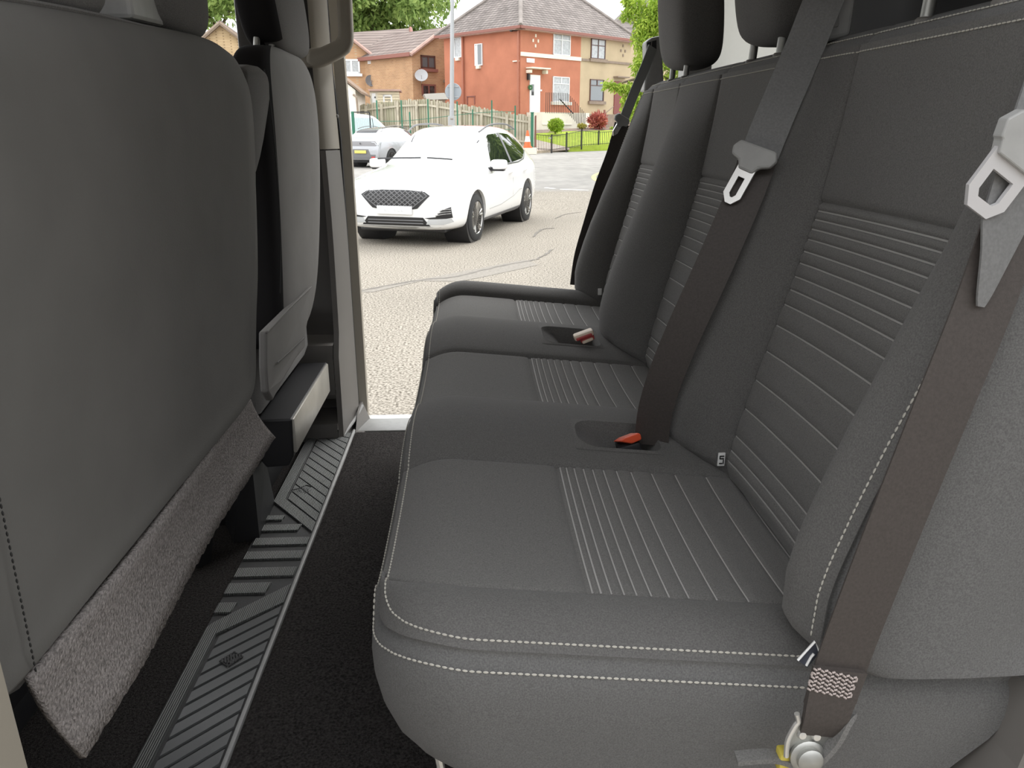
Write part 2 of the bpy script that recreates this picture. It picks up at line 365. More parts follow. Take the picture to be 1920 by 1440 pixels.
# far chevron field: bars slant the other way
b0 = fpt(606, 956); b1 = fpt(540, 938); sl2 = -1.02*(fpt(598,975).y - fpt(545,937).y)/(fpt(598,975).x-fpt(545,937).x)
yb = fpt(598, 977).y
pad('tread_border', [(SX0+.002, yb+sl2*(xr-SX0)-.045), (xr, yb-.045), (xr, yb-.004), (xin+.004, yb+sl2*(xr-xin)-.006), (xin-.003, yb+sl2*(xr-xin)+.002), (xin-.003, 2.03), (SX0+.002, 2.03)], RIBR)
y = yb+.002; n_ = 0
while y < 2.02:
    th2 = .034
    pl = [(xin+.004, y+sl2*(xr-xin)), (xr, y), (xr, y+th2), (xin+.004, y+sl2*(xr-xin)+th2)]
    pl = [(x, min(v, 2.055)) for x, v in pl]
    if pl[2][1]-pl[1][1] > .01: pad('tread_bar', pl, RIBR)
    y += th2+.006; n_ += 1
pad('tread_tab', [(SX0+.002, 2.034), (SX0+.034, 2.036), (SX0+.046, 2.052), (SX0+.046, 2.073), (SX0+.002, 2.073)], RUBB)
# little skyline scribble emblem
e0 = fpt(566, 918); em = MB()
em.tube([(e0.x-.024, e0.y-.006, R(.0118)), (e0.x-.006, e0.y+.004, R(.0118)), (e0.x+.006, e0.y+.020, R(.0118)), (e0.x+.022, e0.y+.012, R(.0118))], .0011, 5)
for i in range(6): em.tube([(e0.x-.008+i*.005, e0.y-.012-i*.002, R(.0118)), (e0.x-.004+i*.005, e0.y+.006-abs(i-2)*.004, R(.0118))], .0009, 5)
em.build('skyline_emblem', RUBD, st)
# small screw eyes at the far end
p = PZ(561, 812, R(.003)); fa_ = empty('floor_anchor', p, 'tiny bright metal floor anchor beside the far end of the tread strip', 'anchor')
m = MB(); m.tube([p+Vector((-.006,0,.0)), p+Vector((-.006,.003,.014))], .0022, 6); m.build('pin', CHROME, fa_)
m = MB(); m.tube([p+Vector((.004,0,0)), p+Vector((.012,.002,.006)), p+Vector((.016,0,0))], .002, 6); m.build('loop', CHROME, fa_)
m = MB(); m.box(p.x-.012, p.x+.02, p.y-.006, p.y+.006, R(.0005), R(.004), .001); m.build('plate', DARKP, fa_)

# ==================================================================  REAR BENCH
bench = empty('bench_seat', (.2, 1.28, FL), 'charcoal three-place rear bench seat with ribbed cloth inserts', 'seat')
S = [(.614, .904), (1.138, 1.398), (1.673, 1.917)]
CX0, CX1, CYN, CYF = -.094, .472, .540, 2.035
CSTR = [.106,.114,.124,.136,.148,.162,.179,.198,.225,.256,.297,.335]
BSTR = [.738,.728,.717,.705,.691,.677,.661,.645,.627,.601,.568,.531,.493,.456,.436,.422]
WELLS = [(.135, .248, .938, 1.012), (.135, .248, 1.452, 1.558)]
def uniq(a, eps=.0006):
    a = sorted(a); o = [a[0]]
    for v in a[1:]:
        if v-o[-1] > eps: o.append(v)
    return np.array(o)
def refine(lo, hi, step, seams, offs):
    g = list(np.arange(lo, hi, step)) + [hi]
    for s_ in seams:
        g = [v for v in g if abs(v-s_) > offs[-1]*1.3 or v in (lo, hi)]
        for d in offs: g += [s_-d, s_+d]
    return uniq([v for v in g if lo-1e-9 <= v <= hi+1e-9])
def gr(d, wd): return np.exp(-(d/wd)**2)
def zones(y):                       # 0..1 position inside each bolster, nan elsewhere
    out = []
    ed = [(CYN, S[0][0], 'n'), (S[0][1], S[1][0], 'm'), (S[1][1], S[2][0], 'm'), (S[2][1], CYF, 'f')]
    for a, b, k in ed: out.append((a, b, k, (y-a)/(b-a)))
    return out
def cush(x, y):
    z = .4400 - .0976*(x+.09)
    z = z - .024*np.clip(1-(x-CX0)/.07, 0, 1)**2
    for a, b, k, s_ in zones(y):
        i = (s_ >= 0) & (s_ <= 1)
        if k == 'm': z = z + np.where(i, .020*np.sin(np.pi*np.clip(s_,0,1))**.8, 0)
        if k == 'n': z = z + np.where(i, .008*np.sin(np.pi*np.clip(s_,0,1)) - .014*(1-np.clip(s_,0,1))**2, 0)
        if k == 'f': z = z + np.where(i, .026*np.sin(np.pi*np.clip(s_,0,1)**.8)**.8 - .012*np.clip(s_,0,1)**3, 0)
    ins = np.zeros_like(x*y)
    for a, b in S:
        inside = (y > a-.003) & (y < b+.003)
        c = np.clip((y-a)/(b-a), 0, 1)
        z = z - np.where(inside, .006*np.sin(np.pi*c)**.5, 0) + np.where(inside, .006*np.sin(np.pi*c)*sstep(.10,.06,x)*0, 0)
        for e in (a, b): z = z - .0045*gr(y-e, .0032)
        ii = inside & (x > .099)
        z = z - np.where(inside, .0040*gr(x-.101, .003), 0)
        for sx in CSTR: z = z - np.where(ii, .0026*gr(x-sx, .0022), 0)
    return z
def cmapy(x, y):
    r = .092; d = np.clip(x-CX0, 0, r); yn = CYN + r - np.sqrt(np.maximum(r*r-(r-d)**2, 0)); an = .72
    t = (y-CYN)/(an-CYN); y2 = np.where(y < an, yn + (an-yn)*t, y)
    rf = .11; d = np.clip(x-CX0, 0, rf); yf = CYF - (rf - np.sqrt(np.maximum(rf*rf-(rf-d)**2, 0))); af = 1.80
    t = (CYF-y)/(CYF-af); return np.where(y > af, yf + (af-yf)*t, y2)
xs = uniq(list(refine(CX0, CX1, .012, [.101]+CSTR, [0,.0016,.0036])) + list(CX0+np.array([.0015,.004,.008,.012])) + [wv for w_ in WELLS for wv in w_[:2]])
ys = uniq(list(refine(CYN, CYF, .012, [e for s_ in S for e in s_], [0,.002,.0042,.008])) + list(CYN+np.array([.002,.005,.009])) + list(CYF-np.array([.002,.005,.009])) + [wv for w_ in WELLS for wv in w_[2:]])
Xg, Yg = np.meshgrid(xs, ys, indexing='ij')
P = np.stack([Xg, cmapy(Xg, Yg), R(cush(Xg, Yg))], -1)
fx = (xs[:-1]+xs[1:])/2; fy = (ys[:-1]+ys[1:])/2; FX, FY = np.meshgrid(fx, fy, indexing='ij')
hole = np.zeros_like(FX, bool)
for a, b, c, d in WELLS: hole |= (FX > a) & (FX < b) & (FY > c) & (FY < d)
for a, b in S:
    ins = (FY > a) & (FY < b)
    gridmesh('seat_panel', P, FAB, bench, ins & (FX < .101))
    gridmesh('ribbed_seat_insert', P, FABI, bench, ins & (FX > .101))
ed = [(CYN, S[0][0]), (S[0][1], S[1][0]), (S[1][1], S[2][0]), (S[2][1], CYF)]
for a, b in ed: gridmesh('seat_bolster', P, FAB2, bench, (FY > a) & (FY < b) & ~hole)
# rib threads on the cushion
for a, b in S:
    m = MB()
    for sx in CSTR:
        yv = np.linspace(a+.005, b-.005, 9); zv = cush(np.full_like(yv, sx), yv)
        m.tube([(sx, float(cmapy(np.array(sx), np.array(q))), R(z)+.0004) for q, z in zip(yv, zv)], .0010 if sx > .12 else .0012, 5)
    m.build('insert_piping', PIPE, bench)
# skirt around the cushion
nb = len(xs)
path = [P[i,0] for i in range(nb-1, -1, -1)] + [P[0,j] for j in range(1, len(ys))] + [P[i,-1] for i in range(1, nb)]
path = np.array(path); keep = [0]
for i in range(1, len(path)):
    if np.linalg.norm(path[i]-path[keep[-1]]) > .004 or i == len(path)-1: keep.append(i)
path = path[keep]
tg = np.gradient(path[:, :2], axis=0); tg /= np.linalg.norm(tg, axis=1)[:, None]
out = np.stack([-tg[:,1], tg[:,0]], -1)
for _ in range(6): out[1:-1] = (out[:-2]+2*out[1:-1]+out[2:])/4
out /= np.linalg.norm(out, axis=1)[:, None]
# travelling -x on the near side the outside is -y
if out[0,1] > 0: out = -out
SK = [(0,0),(-.0035,.0035),(-.002,.007),(.003,.011),(.007,.020),(.009,.035),(.008,.06),(.002,.09),(-.010,.12),(-.028,.145),(-.055,.162)]
def skp(i, o_, d):
    p = path[i].copy(); fr = abs(out[i,0]); o2 = o_*(1.0 if o_ > 0 else (.35+.65*fr))
    dn = d*(1.0); q = np.array([p[0]+out[i,0]*o2, p[1]+out[i,1]*o2, p[2]-dn])
    lim = .472 - .62*max(0, d-.028); q[0] = min(q[0], lim); return q
G = np.array([[skp(i, o_, d) for (o_, d) in SK] for i in range(len(path))])
FABS = mat('side_fabric', (.122,.120,.119), .95, spec=.2, nz=(700,.22,2), bump=(900,.35,.001), sheen=.10)
fixn(gridmesh('cushion_skirt', G, FABS, bench))
def stitches(name, pts, step, L, r, parent, mt=None):
    P_ = np.array([tuple(p) for p in pts]); sg = np.linalg.norm(np.diff(P_, axis=0), axis=1); cs = np.concatenate([[0], np.cumsum(sg)])
    mm = MB(); t = 0
    while t+L < cs[-1]:
        a = Vector([np.interp(t, cs, P_[:,k]) for k in range(3)]); b = Vector([np.interp(t+L, cs, P_[:,k]) for k in range(3)])
        mm.tube([a, a.lerp(b, .3), a.lerp(b, .7), b], [r*.4, r, r, r*.4], 5); t += step
    return mm.build(name, mt or THREAD, parent, kind='stuff')
def grid_bvh(Pg):
    n, m_ = Pg.shape[:2]; idx = np.arange(n*m_).reshape(n, m_); q = np.stack([idx[:-1,:-1], idx[1:,:-1], idx[1:,1:], idx[:-1,1:]], -1).reshape(-1, 4)
    return BVHTree.FromPolygons(Pg.reshape(-1,3).tolist(), q.tolist())
cb_ = grid_bvh(P)
inn = []
for i in range(len(path)):
    p = path[i]-np.array([out[i,0], out[i,1], 0])*.0062; h_ = cb_.ray_cast(Vector((p[0], p[1], 3)), Vector((0,0,-1)))[0]; inn.append(np.array([p[0], p[1], (h_.z if h_ else path[i,2])+.0006]))
vis = [i for i in range(len(path)) if not (path[i,0] > .285 and path[i,1] < 1)]
inn = np.array([inn[i] for i in vis])
inn[:,2] += .0006
stitches('cushion_stitching', inn, .0058, .0044, .0010, bench)
stitches('cushion_stitching', [skp(i, .0068, .0165) for i in vis], .0058, .0044, .0010, bench)
# buckle wells
for n_, (a, b, c, d) in enumerate(WELLS):
    m = MB(); loop = []
    for (x, y) in [(a,c),(b,c),(b,d),(a,d)]: loop.append((x,y))
    per = []
    def arc(cx, cy, r, t0, t1, k=5): return [(cx+r*math.cos(t0+(t1-t0)*i/k), cy+r*math.sin(t0+(t1-t0)*i/k)) for i in range(k+1)]
    rr = .028; rb = .012
    per = arc(b-rb, c+rb, rb, -math.pi/2, 0) + arc(b-rb, d-rb, rb, 0, math.pi/2) + arc(a+rr, d-rr, rr, math.pi/2, math.pi) + arc(a+rr, c+rr, rr, math.pi, 1.5*math.pi)
    ex = .005; pout = arc(b-.004+ex, c+.004-ex, .004, -math.pi/2, 0) + arc(b-.004+ex, d-.004+ex, .004, 0, math.pi/2) + arc(a+.004-ex, d-.004+ex, .004, math.pi/2, math.pi) + arc(a+.004-ex, c+.004-ex, .004, math.pi, 1.5*math.pi)
    rings = [[(x, y, R(float(cush(np.array(x), np.array(y)))+.0006)) for x, y in pout]]
    cx_, cy_ = (a+b)/2, (c+d)/2
    for sc, dz in ((1.03, .0016), (1.0, .0022), (.95, -.004), (.90, -.02), (.86, -.05)):
        ring = []
        for x, y in per:
            X_ = cx_ + (x-cx_)*(sc if sc < 1 else 1+(sc-1)*.7); Y_ = cy_ + (y-cy_)*sc
            if dz < -.01 and x < cx_: X_ += (-dz)*1.0*(cx_-x)/(cx_-a)
            base = float(cush(np.array(X_), np.array(Y_))) if sc >= 1 else float(cush(np.array(cx_ + (x-cx_)), np.array(cy_ + (y-cy_))))
            ring.append((X_, Y_, R(base+dz)))
        rings.append(ring)
    n1 = len(per); V = [p for r_ in rings for p in r_]; F = [(i*n1+k, i*n1+(k+1)%n1, (i+1)*n1+(k+1)%n1, (i+1)*n1+k) for i in range(len(rings)-1) for k in range(n1)]
    F.append(tuple((len(rings)-1)*n1+k for k in range(n1)))
    m.add(V, F); m.build('buckle_well', FAB2, bench)

# ---- backrest
BZ0, BZ1, BYN, BYF = .398, .917, .518, 2.045
def Xb(z): return np.interp(z, [.36,.40,.42,.48,.55,.65,.75,.83,.917], [.345,.325,.320,.333,.351,.378,.402,.415,.427])
BA = ([.398,.41,.43,.47,.5,.55,.6,.67,.754,.82,.88,.917], [.012,.045,.064,.074,.076,.074,.070,.061,.046,.030,.010,.002])
def back(z, y):
    x = Xb(z); amp = np.interp(z, *BA)
    edb = [(BYN, S[0][0], 'n'), (S[0][1], S[1][0], 'm'), (S[1][1], S[2][0], 'm'), (S[2][1], BYF, 'f')]
    for a, b, k in edb:
        s_ = (y-a)/(b-a); i = (s_ >= 0) & (s_ <= 1); c = np.clip(s_, 0, 1)
        if k == 'm': x = x - np.where(i, amp*np.sin(np.pi*c)**.65, 0)
        if k == 'n': x = x - np.where(i, amp*(.98*np.sin(np.clip((1-c)*1.6,0,1)*np.pi/2)**.8 - .28*(1-c)**3), 0)
        if k == 'f': x = x - np.where(i, amp*(np.sin(np.clip(c*1.7,0,1)*np.pi/2)**.8 - .35*c**3), 0)
    for a, b in S:
        inside = (y > a-.003) & (y < b+.003); c = np.clip((y-a)/(b-a), 0, 1)
        x = x + np.where(inside, .006*np.sin(np.pi*c)**.6*sstep(.92,.85,z), 0)
        for e in (a, b): x = x + .0045*gr(y-e, .0032)
        x = x + np.where(inside, .004*gr(z-.748, .003), 0)
        ii = inside & (z < .749)
        for sz in BSTR: x = x + np.where(ii, .0028*gr(z-sz, .0022), 0)
    return x
def bmapy(z, y):
    r = .05; d = np.clip(BZ1-z, 0, r); c = r-np.sqrt(np.maximum(r*r-(r-d)**2, 0))
    y2 = np.where(y < .60, BYN+c + (.60-BYN-c)*(y-BYN)/(.60-BYN), y)
    return np.where(y > 1.93, BYF-c - (BYF-c-1.93)*(BYF-y)/(BYF-1.93), y2)
zs = uniq(list(refine(BZ0, BZ1, .012, [.748]+BSTR, [0,.0016,.0036])) + list(BZ1-np.array([.0015,.004,.008])))
ys = uniq(list(refine(BYN, BYF, .012, [e for s_ in S for e in s_], [0,.002,.0042,.008])) + list(BYN+np.array([.002,.005,.009])) + list(BYF-np.array([.002,.005,.009])))
Zg, Yg = np.meshgrid(zs, ys, indexing='ij')
P = np.stack([back(Zg, Yg), bmapy(Zg, Yg), R(Zg)], -1)
fz = (zs[:-1]+zs[1:])/2; fy = (ys[:-1]+ys[1:])/2; FZ, FY = np.meshgrid(fz, fy, indexing='ij')
for a, b in S:
    ins = (FY > a) & (FY < b)
    gridmesh('back_panel', P, FAB, bench, ins & (FZ > .748), flip=True)
    gridmesh('ribbed_back_insert', P, FABI, bench, ins & (FZ < .748), flip=True)
for a, b in [(BYN, S[0][0]), (S[0][1], S[1][0]), (S[1][1], S[2][0]), (S[2][1], BYF)]:
    gridmesh('back_bolster', P, FAB2, bench, (FY > a) & (FY < b), flip=True)
for a, b in S:
    m = MB()
    for sz in BSTR:
        yv = np.linspace(a+.005, b-.005, 9); xv = back(np.full_like(yv, sz), yv)
        m.tube([(x-.0004, q, R(sz)) for q, x in zip(yv, xv)], .0011, 5)
    m.build('insert_piping', PIPE, bench)
# shell of the backrest: near side, top, far side
nz_ = len(zs)
bp = [P[i,0] for i in range(nz_)] + [P[-1,j] for j in range(1, len(ys))] + [P[i,-1] for i in range(nz_-2, -1, -1)]
bp = np.array(bp); keep = [0]
for i in range(1, len(bp)):
    if np.linalg.norm(bp[i]-bp[keep[-1]]) > .004 or i == len(bp)-1: keep.append(i)
bp = bp[keep]
tg = np.gradient(bp[:,1:], axis=0); tg /= np.linalg.norm(tg, axis=1)[:, None]
bo = np.stack([-tg[:,1], tg[:,0]], -1)            # outward in (y,z)
if bo[0,0] > 0: bo = -bo
SIDE = [(0,0),(-.0035,.0035),(-.002,.007),(.003,.011),(.006,.02),(.008,.04),(.009,.08),(.008,.13),(.004,.17),(-.012,.19)]
TOPP = [(0,0),(-.0035,.003),(-.001,.006),(.006,.010),(.013,.02),(.020,.035),(.022,.055),(.016,.08),(.0,.10),(-.03,.11)]
def bsk(i, k):
    wt = np.clip(bo[i,1], 0, 1)**1.5
    o_ = SIDE[k][0]*(1-wt)+TOPP[k][0]*wt; d = SIDE[k][1]*(1-wt)+TOPP[k][1]*wt
    return np.array([bp[i,0]+d, bp[i,1]+bo[i,0]*o_, bp[i,2]+bo[i,1]*o_])
G = np.array([[bsk(i, k) for k in range(len(SIDE))] for i in range(len(bp))])
fixn(gridmesh('back_shell', G, FABS, bench))
m = MB(); m.box(.455, .53, .62, 2.02, R(.42), R(.90)); m.build('back_board', DARKP, bench, False)
def bstl(k, f, o_=.0012):
    res = []
    for i in range(len(bp)):
        p = bsk(i, k)*(1-f) + bsk(i, min(k+1, len(SIDE)-1))*f
        res.append(p + np.array([0, bo[i,0], bo[i,1]])*o_)
    return res
bb_ = grid_bvh(P); bin_ = []; visb = [i for i in range(len(bp)) if bp[i,2] > R(.425)]
for i in visb:
    p = bp[i]-np.array([0, bo[i,0], bo[i,1]])*.0075; h_ = bb_.ray_cast(Vector((-1, p[1], p[2])), Vector((1,0,0)))[0]; bin_.append(np.array([(h_.x if h_ else bp[i,0])-.0006, p[1], p[2]]))
stitches('back_stitching', bin_, .0060, .0046, .0010, bench)
bs_ = bstl(3, .6); stitches('back_stitching', [bs_[i] for i in visb], .0060, .0046, .0010, bench)
# white tags at the seams
for px_, py_, Y_, h in ((1361, 861, .902, .011), (1129, 547, 1.905, .010)):
    p = PY(px_, py_, Y_); m = MB(); m.obox((p.x-.006, p.y, p.z), (1,0,0), (0,1,.0), (0,0,1), .0048, .0012, h*.85, .001); t_ = m.build('seam_tag', TAGW, bench, label='small white label sewn in the seam')
    if h > .0105:
        m = MB()
        for dx, dz, hx, hz in ((.0,.005,.0028,.0007),(.0,.0015,.0028,.0007),(-.0025,.0032,.0006,.0024),(.0022,-.0028,.0006,.003),(-.001,-.0052,.002,.0007)): m.box(p.x-.006+dx-hx, p.x-.006+dx+hx, p.y-.0022, p.y-.0010, p.z+dz-hz, p.z+dz+hz)
        m.build('label_print', SEALM, t_, False)
# bench frame under the cushion
m = MB(); m.box(.0, .42, .60, 1.98, R(.10), R(.30), .02); m.build('seat_frame', DARKP, bench)
for y in (.66, 1.2, 1.9):
    for xa, za in ((.02, .008), (.33, .002)):
        m = MB(); m.box(xa, xa+.08, y, y+.05, R(za), R(.12), .004); m.build('leg', DARKP, bench)
m = MB(); p = PY(818, 1436, .585); m.tube([p+Vector((0,0,.03)), p+Vector((.004,0,0)), p+Vector((.01,-.0,-.05))], .004, 8); m.build('tilt_lever', CHROME, bench)

# headrests
def headrest(name_parent, c, hs, posts, fab=FAB2):
    def fn(q):
        q = q.copy(); t = (q.z/hs[2]+1)/2; q.x -= .02*(t-.5); q.y *= .90+.10*min(1, t*2); return q
    hr = shaped_box('headrest', c, hs, fab, name_parent, .04, 2, fn)
    for (x, y, z0, z1) in posts:
        m = MB(); m.lathe([(.010, 0), (.010, .004), (.008, .006)], (x, y, z0-.006), (0,0,1), 12); m.build('post_collar', TRIMG, hr)
        m = MB(); m.tube([(x, y, z0-.01), (x+.004, y, z1)], .0065, 10); m.build('post', GALV, hr)
    return hr
for (y0, y1) in ((.63, .89), (1.146, 1.386), (1.675, 1.918)):
    yc = (y0+y1)/2; headrest(bench, (.470, yc, R(1.055)), (.052, (y1-y0)/2, .105), [(.455, yc-.055, R(.935), R(.99)), (.455, yc+.065, R(.935), R(.99))])
# belt outlet housing on top, between nearest and middle place, and the far pillar guide
bg_ = empty('belt_guide', (.45, 1.02, R(.93)), 'light grey plastic belt outlet between the near and middle headrests', 'belt guide')
pa = PY(1533, 0, 1.02); pb = PY(1606, 0, 1.02); pc = PY(1596, 68, 1.02); pd = PY(1524, 86, 1.02)
m = MB(); m.prism([pa+Vector((0,0,.08)), pb+Vector((0,0,.08)), pb, pc, pd, pa], (0, .05, 0)); o = m.build('housing', LGREY, bg_, False)
bv = o.modifiers.new('bev', 'BEVEL'); bv.width = .006; bv.segments = 3
q = PY(1556, 32, 1.02); m = MB(); m.obox((q.x, 1.0185, q.z), (1,0,.2), (0,1,0), (-.2,0,1), .010, .0025, .013, .006); m.build('release_button', LGREY, bg_)
q0 = PY(1549, 50, 1.02); q1 = PY(1545, 80, 1.02); m = MB(); m.tube([q0+Vector((0,-.001,0)), q1+Vector((0,-.001,0))], .0008, 5); m.build('split_line', SEALM, bg_)
pg = empty('pillar_belt_guide', (.455, 2.13, R(.93)), 'grey plastic belt guide on the far rear pillar beside the far headrest', 'belt guide')
pts = [PY(1211, 78, 2.11), PY(1222, 70, 2.11), PY(1240, 66, 2.11), PY(1246, 170, 2.11), PY(1207, 172, 2.11), PY(1212, 110, 2.11)]
m = MB(); m.prism(pts, (0, .05, 0)); o = m.build('cover', LGREY, pg, False); bv = o.modifiers.new('bev', 'BEVEL'); bv.width = .005; bv.segments = 2
pts = [PY(1213, 80, 2.108), PY(1231, 75, 2.108), PY(1231, 92, 2.108), PY(1217, 99, 2.108), PY(1213, 92, 2.108)]
m = MB(); m.prism(pts, (0, .012, 0)); m.build('slot', DARKP, pg, False)
m = MB(); m.tube([PY(1222, 77, 2.106), PY(1221, 97, 2.106)], .0012, 5); m.build('slot_bar', TRIMG, pg)

# buckles in the wells
def buckle(label, p, ax, n=1, col=ORANGE):
    e = empty('seat_belt_buckle', p, label, 'belt buckle', 'buckles in the bench wells')
    ax = Vector(ax).normalized(); sd = Vector((-.25, 1, 0)); sd = (sd-ax*sd.dot(ax)).normalized(); up = ax.cross(sd)
    m = MB(); m.obox(Vector(p)-ax*.03, ax, sd, up, .03, .019, .010, .004); m.build('body', DARKP, e)
    m = MB(); m.obox(Vector(p)+ax*.002, ax, sd, up, .006, .0175, .0088, .003); m.build('release_button', col, e)
    return e
p = PY(1182, 821, .962); e = empty('seat_belt_buckle', (p.x, p.y, p.z-.05), 'orange-red buckle standing alone in the nearer bench well', 'belt buckle', 'buckles in the bench wells')
q = [PY(1160, 828, .955), PY(1172, 820, .955), PY(1196, 811, .955), PY(1202, 814, .955), PY(1204, 824, .955), PY(1186, 832, .955)]
m = MB(); m.prism(q, (-.004, .024, -.010)); o = m.build('release_button', ORANGE, e, False); bv = o.modifiers.new('bev', 'BEVEL'); bv.width = .002; bv.segments = 2
m = MB(); m.obox((p.x+.004, p.y+.010, p.z-.030), (1,0,.3), (0,1,0), (-.3,0,1), .016, .014, .022, .004); m.build('body', DARKP, e)
for (x0, y0, x1, y1, c1, lb, c2) in ((1076, 630, 1112, 617, CREAMP, 'cream and red buckle in the farther bench well, the upper of the pair', REDP), (1088, 635, 1113, 625, REDP, 'red and cream buckle in the farther bench well, the lower of the pair', CREAMP)):
    A = PY(x0, y0, 1.475); B = PY(x1, y1, 1.475); ax = (B-A).normalized()
    e = empty('seat_belt_buckle', A, lb, 'belt buckle', 'buckles in the bench wells')
    m = MB(); m.obox((A+B)/2 - Vector((0,0,.004)), ax, (0,1,0), ax.cross(Vector((0,1,0))), (B-A).length/2, .012, .006, .004); m.build('body', c1, e)
    m = MB(); m.obox((A+B)/2 + Vector((0,-.010,-.006)), ax, (0,1,0), ax.cross(Vector((0,1,0))), (B-A).length/2*.8, .006, .003, .002); m.build('release_button', c2, e)

# ==================================================================  SEAT BELTS
def tongue(parent, c, ax, sd, L=.055, W=.030, bodyW=.062, bodyH=.026, plast=LGREY, met=CHROME):
    c = Vector(c); ax = Vector(ax).normalized(); sd = Vector(sd); sd = (sd-ax*sd.dot(ax)).normalized(); nn = ax.cross(sd)
    pl = [(-bodyW/2, .000), (-bodyW/2+.006, -.010), (bodyW/2-.006, -.012), (bodyW/2, -.002), (bodyW/2-.004, .008), (W/2+.002, bodyH*.6), (W/2-.002, bodyH), (-W/2+.002, bodyH), (-W/2-.002, bodyH*.6), (-bodyW/2+.004, .010)]
    m = MB(); m.prism([c + sd*a + ax*b - nn*.0045 for a, b in pl], nn*.009); o = m.build('tongue_cover', plast, parent, False)
    bv = o.modifiers.new('bev', 'BEVEL'); bv.width = .003; bv.segments = 2
    y0 = bodyH-.004; y1 = bodyH+L; hw = W/2; iw = W/2-.0075; t = .0016
    outer = [(-hw, y0), (hw, y0), (hw, y1-.010), (hw-.008, y1), (-hw+.008, y1), (-hw, y1-.010)]
    inner = [(-iw, y0+.012), (iw, y0+.012), (iw, y1-.012), (iw-.003, y1-.008), (-iw+.003, y1-.008), (-iw, y1-.012)]
    V = []; n = 6
    for s_ in (-1, 1):
        for lp in (outer, inner): V += [c + sd*a + ax*b + nn*t*s_ for a, b in lp]
    F = []
    for k in range(n):
        k2 = (k+1) % n
        F += [(k, k2, n+k2, n+k), (2*n+k, 3*n+k, 3*n+k2, 2*n+k2), (k, 2*n+k, 2*n+k2, k2), (n+k, n+k2, 3*n+k2, 3*n+k)]
    m = MB(); m.add(V, F); m.build('tongue_plate', met, parent, False)
# near belt, hanging down the near side of the bench
nbelt = empty('seat_belt', PY(1552, 1330, .49), 'brown-black seat belt hanging down the near side of the bench to a floor bolt', 'seat belt')
cp = [(1556,1318,.494), (1580,1240,.490), (1625,1120,.488), (1700,930,.490), (1775,745,.494), (1838,590,.500), (1888,450,.506), (1925,330,.512), (1975,150,.53), (2030,-40,.56)]
pts = spline([PY(a, b, c) for a, b, c in cp], 6)
wd = [(1, 0, -.15) for _ in pts]
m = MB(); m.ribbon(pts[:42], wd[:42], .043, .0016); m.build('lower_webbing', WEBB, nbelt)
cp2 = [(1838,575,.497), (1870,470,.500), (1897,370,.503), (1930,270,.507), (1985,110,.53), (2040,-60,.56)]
pt2 = spline([PY(a, b, c) for a, b, c in cp2], 6); m = MB(); m.ribbon(pt2, [(1, .25, -.1)]*len(pt2), [.006+.034*min(1, i/9) for i in range(len(pt2))], .0016); m.build('upper_webbing', WEB, nbelt)  # paler strip carries the strap's highlight in its colour
c = PY(1930, 262, .495); tongue(nbelt, c, (-.030, .0, -.050), (.9, .1, -.42), .034, .034, .05, .018, LGREY, mat('dull_tongue_steel', (.58,.57,.58), .4, metal=.2))
# folded end with box stitching, bracket and bolt
ep = [PY(1575, 1255, .487), PY(1558, 1310, .486), PY(1546, 1352, .487), PY(1534, 1375, .492)]
m = MB(); m.ribbon(spline(ep, 5), [(1, 0, -.3)]*16, [.043-.013*(i/15)**1.3 for i in range(16)], .005); m.build('folded_end', WEBB, nbelt)
a_ = PY(1526, 1253, .4838); b_ = PY(1607, 1272, .4838); dn = PY(1514, 1290, .4838)-a_
rows = []
for i in range(6):
    rows.append([a_+dn*(i/5), b_+dn*(i/5)])
mm = MB()
for i, (p, q) in enumerate(rows):
    nst = 12
    for k in range(nst):
        s0 = p.lerp(q, k/nst) + Vector((0, -.0004, 0)); s1 = p.lerp(q, (k+.8)/nst) + Vector((0, -.0004, (.0012 if k % 2 else -.0012))); mm.tube([s0, s1], .0009, 5)
    if i < 5:
        e0, e1 = (q, rows[i+1][1]) if i % 2 == 0 else (p, rows[i+1][0]); mm.tube([e0, e0.lerp(e1, .8)], .0009, 5)
mm.build('box_stitching', mat('brown_thread', (.42,.36,.34), .8), nbelt, kind='stuff')
bc = PY(1508, 1412, .497)
m = MB(); m.prism([PY(1468, 1440, .492), PY(1478, 1385, .492), PY(1498, 1355, .492), PY(1560, 1375, .492), PY(1545, 1420, .492), PY(1520, 1470, .492), PY(1470, 1470, .492)], (0, .004, 0)); o = m.build('anchor_bracket', GALV, nbelt, False)
bv = o.modifiers.new('bev', 'BEVEL'); bv.width = .0015; bv.segments = 2
m = MB(); m.tube(spline([PY(1474, 1418, .489), PY(1477, 1388, .489), PY(1490, 1362, .489), PY(1497, 1352, .489), PY(1494, 1338, .489)], 5), .0022, 8); m.build('bracket_lip', CHROME, nbelt)
m = MB(); m.lathe([(.0145, 0), (.0145, .003), (.012, .005), (.0105, .005), (.0105, .009), (.008, .011), (0, .012)], PY(1512, 1416, .4905), (0, -1, .15), 20); m.build('bolt', GALV, nbelt)
for px_, py_ in ((1503, 1377), (1530, 1380)):
    m = MB(); m.lathe([(.004, 0), (.003, .0025), (0, .003)], PY(px_, py_, .4915), (0, -1, .2), 10); m.build('rivet', CHROME, nbelt)
m = MB(); m.obox(PY(1467, 1423, .497), (1,0,0), (0,1,0), (0,0,1), .0045, .006, .010, .002); m.build('yellow_clip', YEL, nbelt)
# plastic cup round the anchor
m = MB(); m.ribbon(spline([PY(1380, 1422, .500), PY(1450, 1418, .498), PY(1515, 1432, .490), PY(1560, 1395, .488), PY(1585, 1352, .489), PY(1592, 1335, .495)], 6), (0, 1, 0), .012, .0045); o = m.build('anchor_surround', FAB, bench)
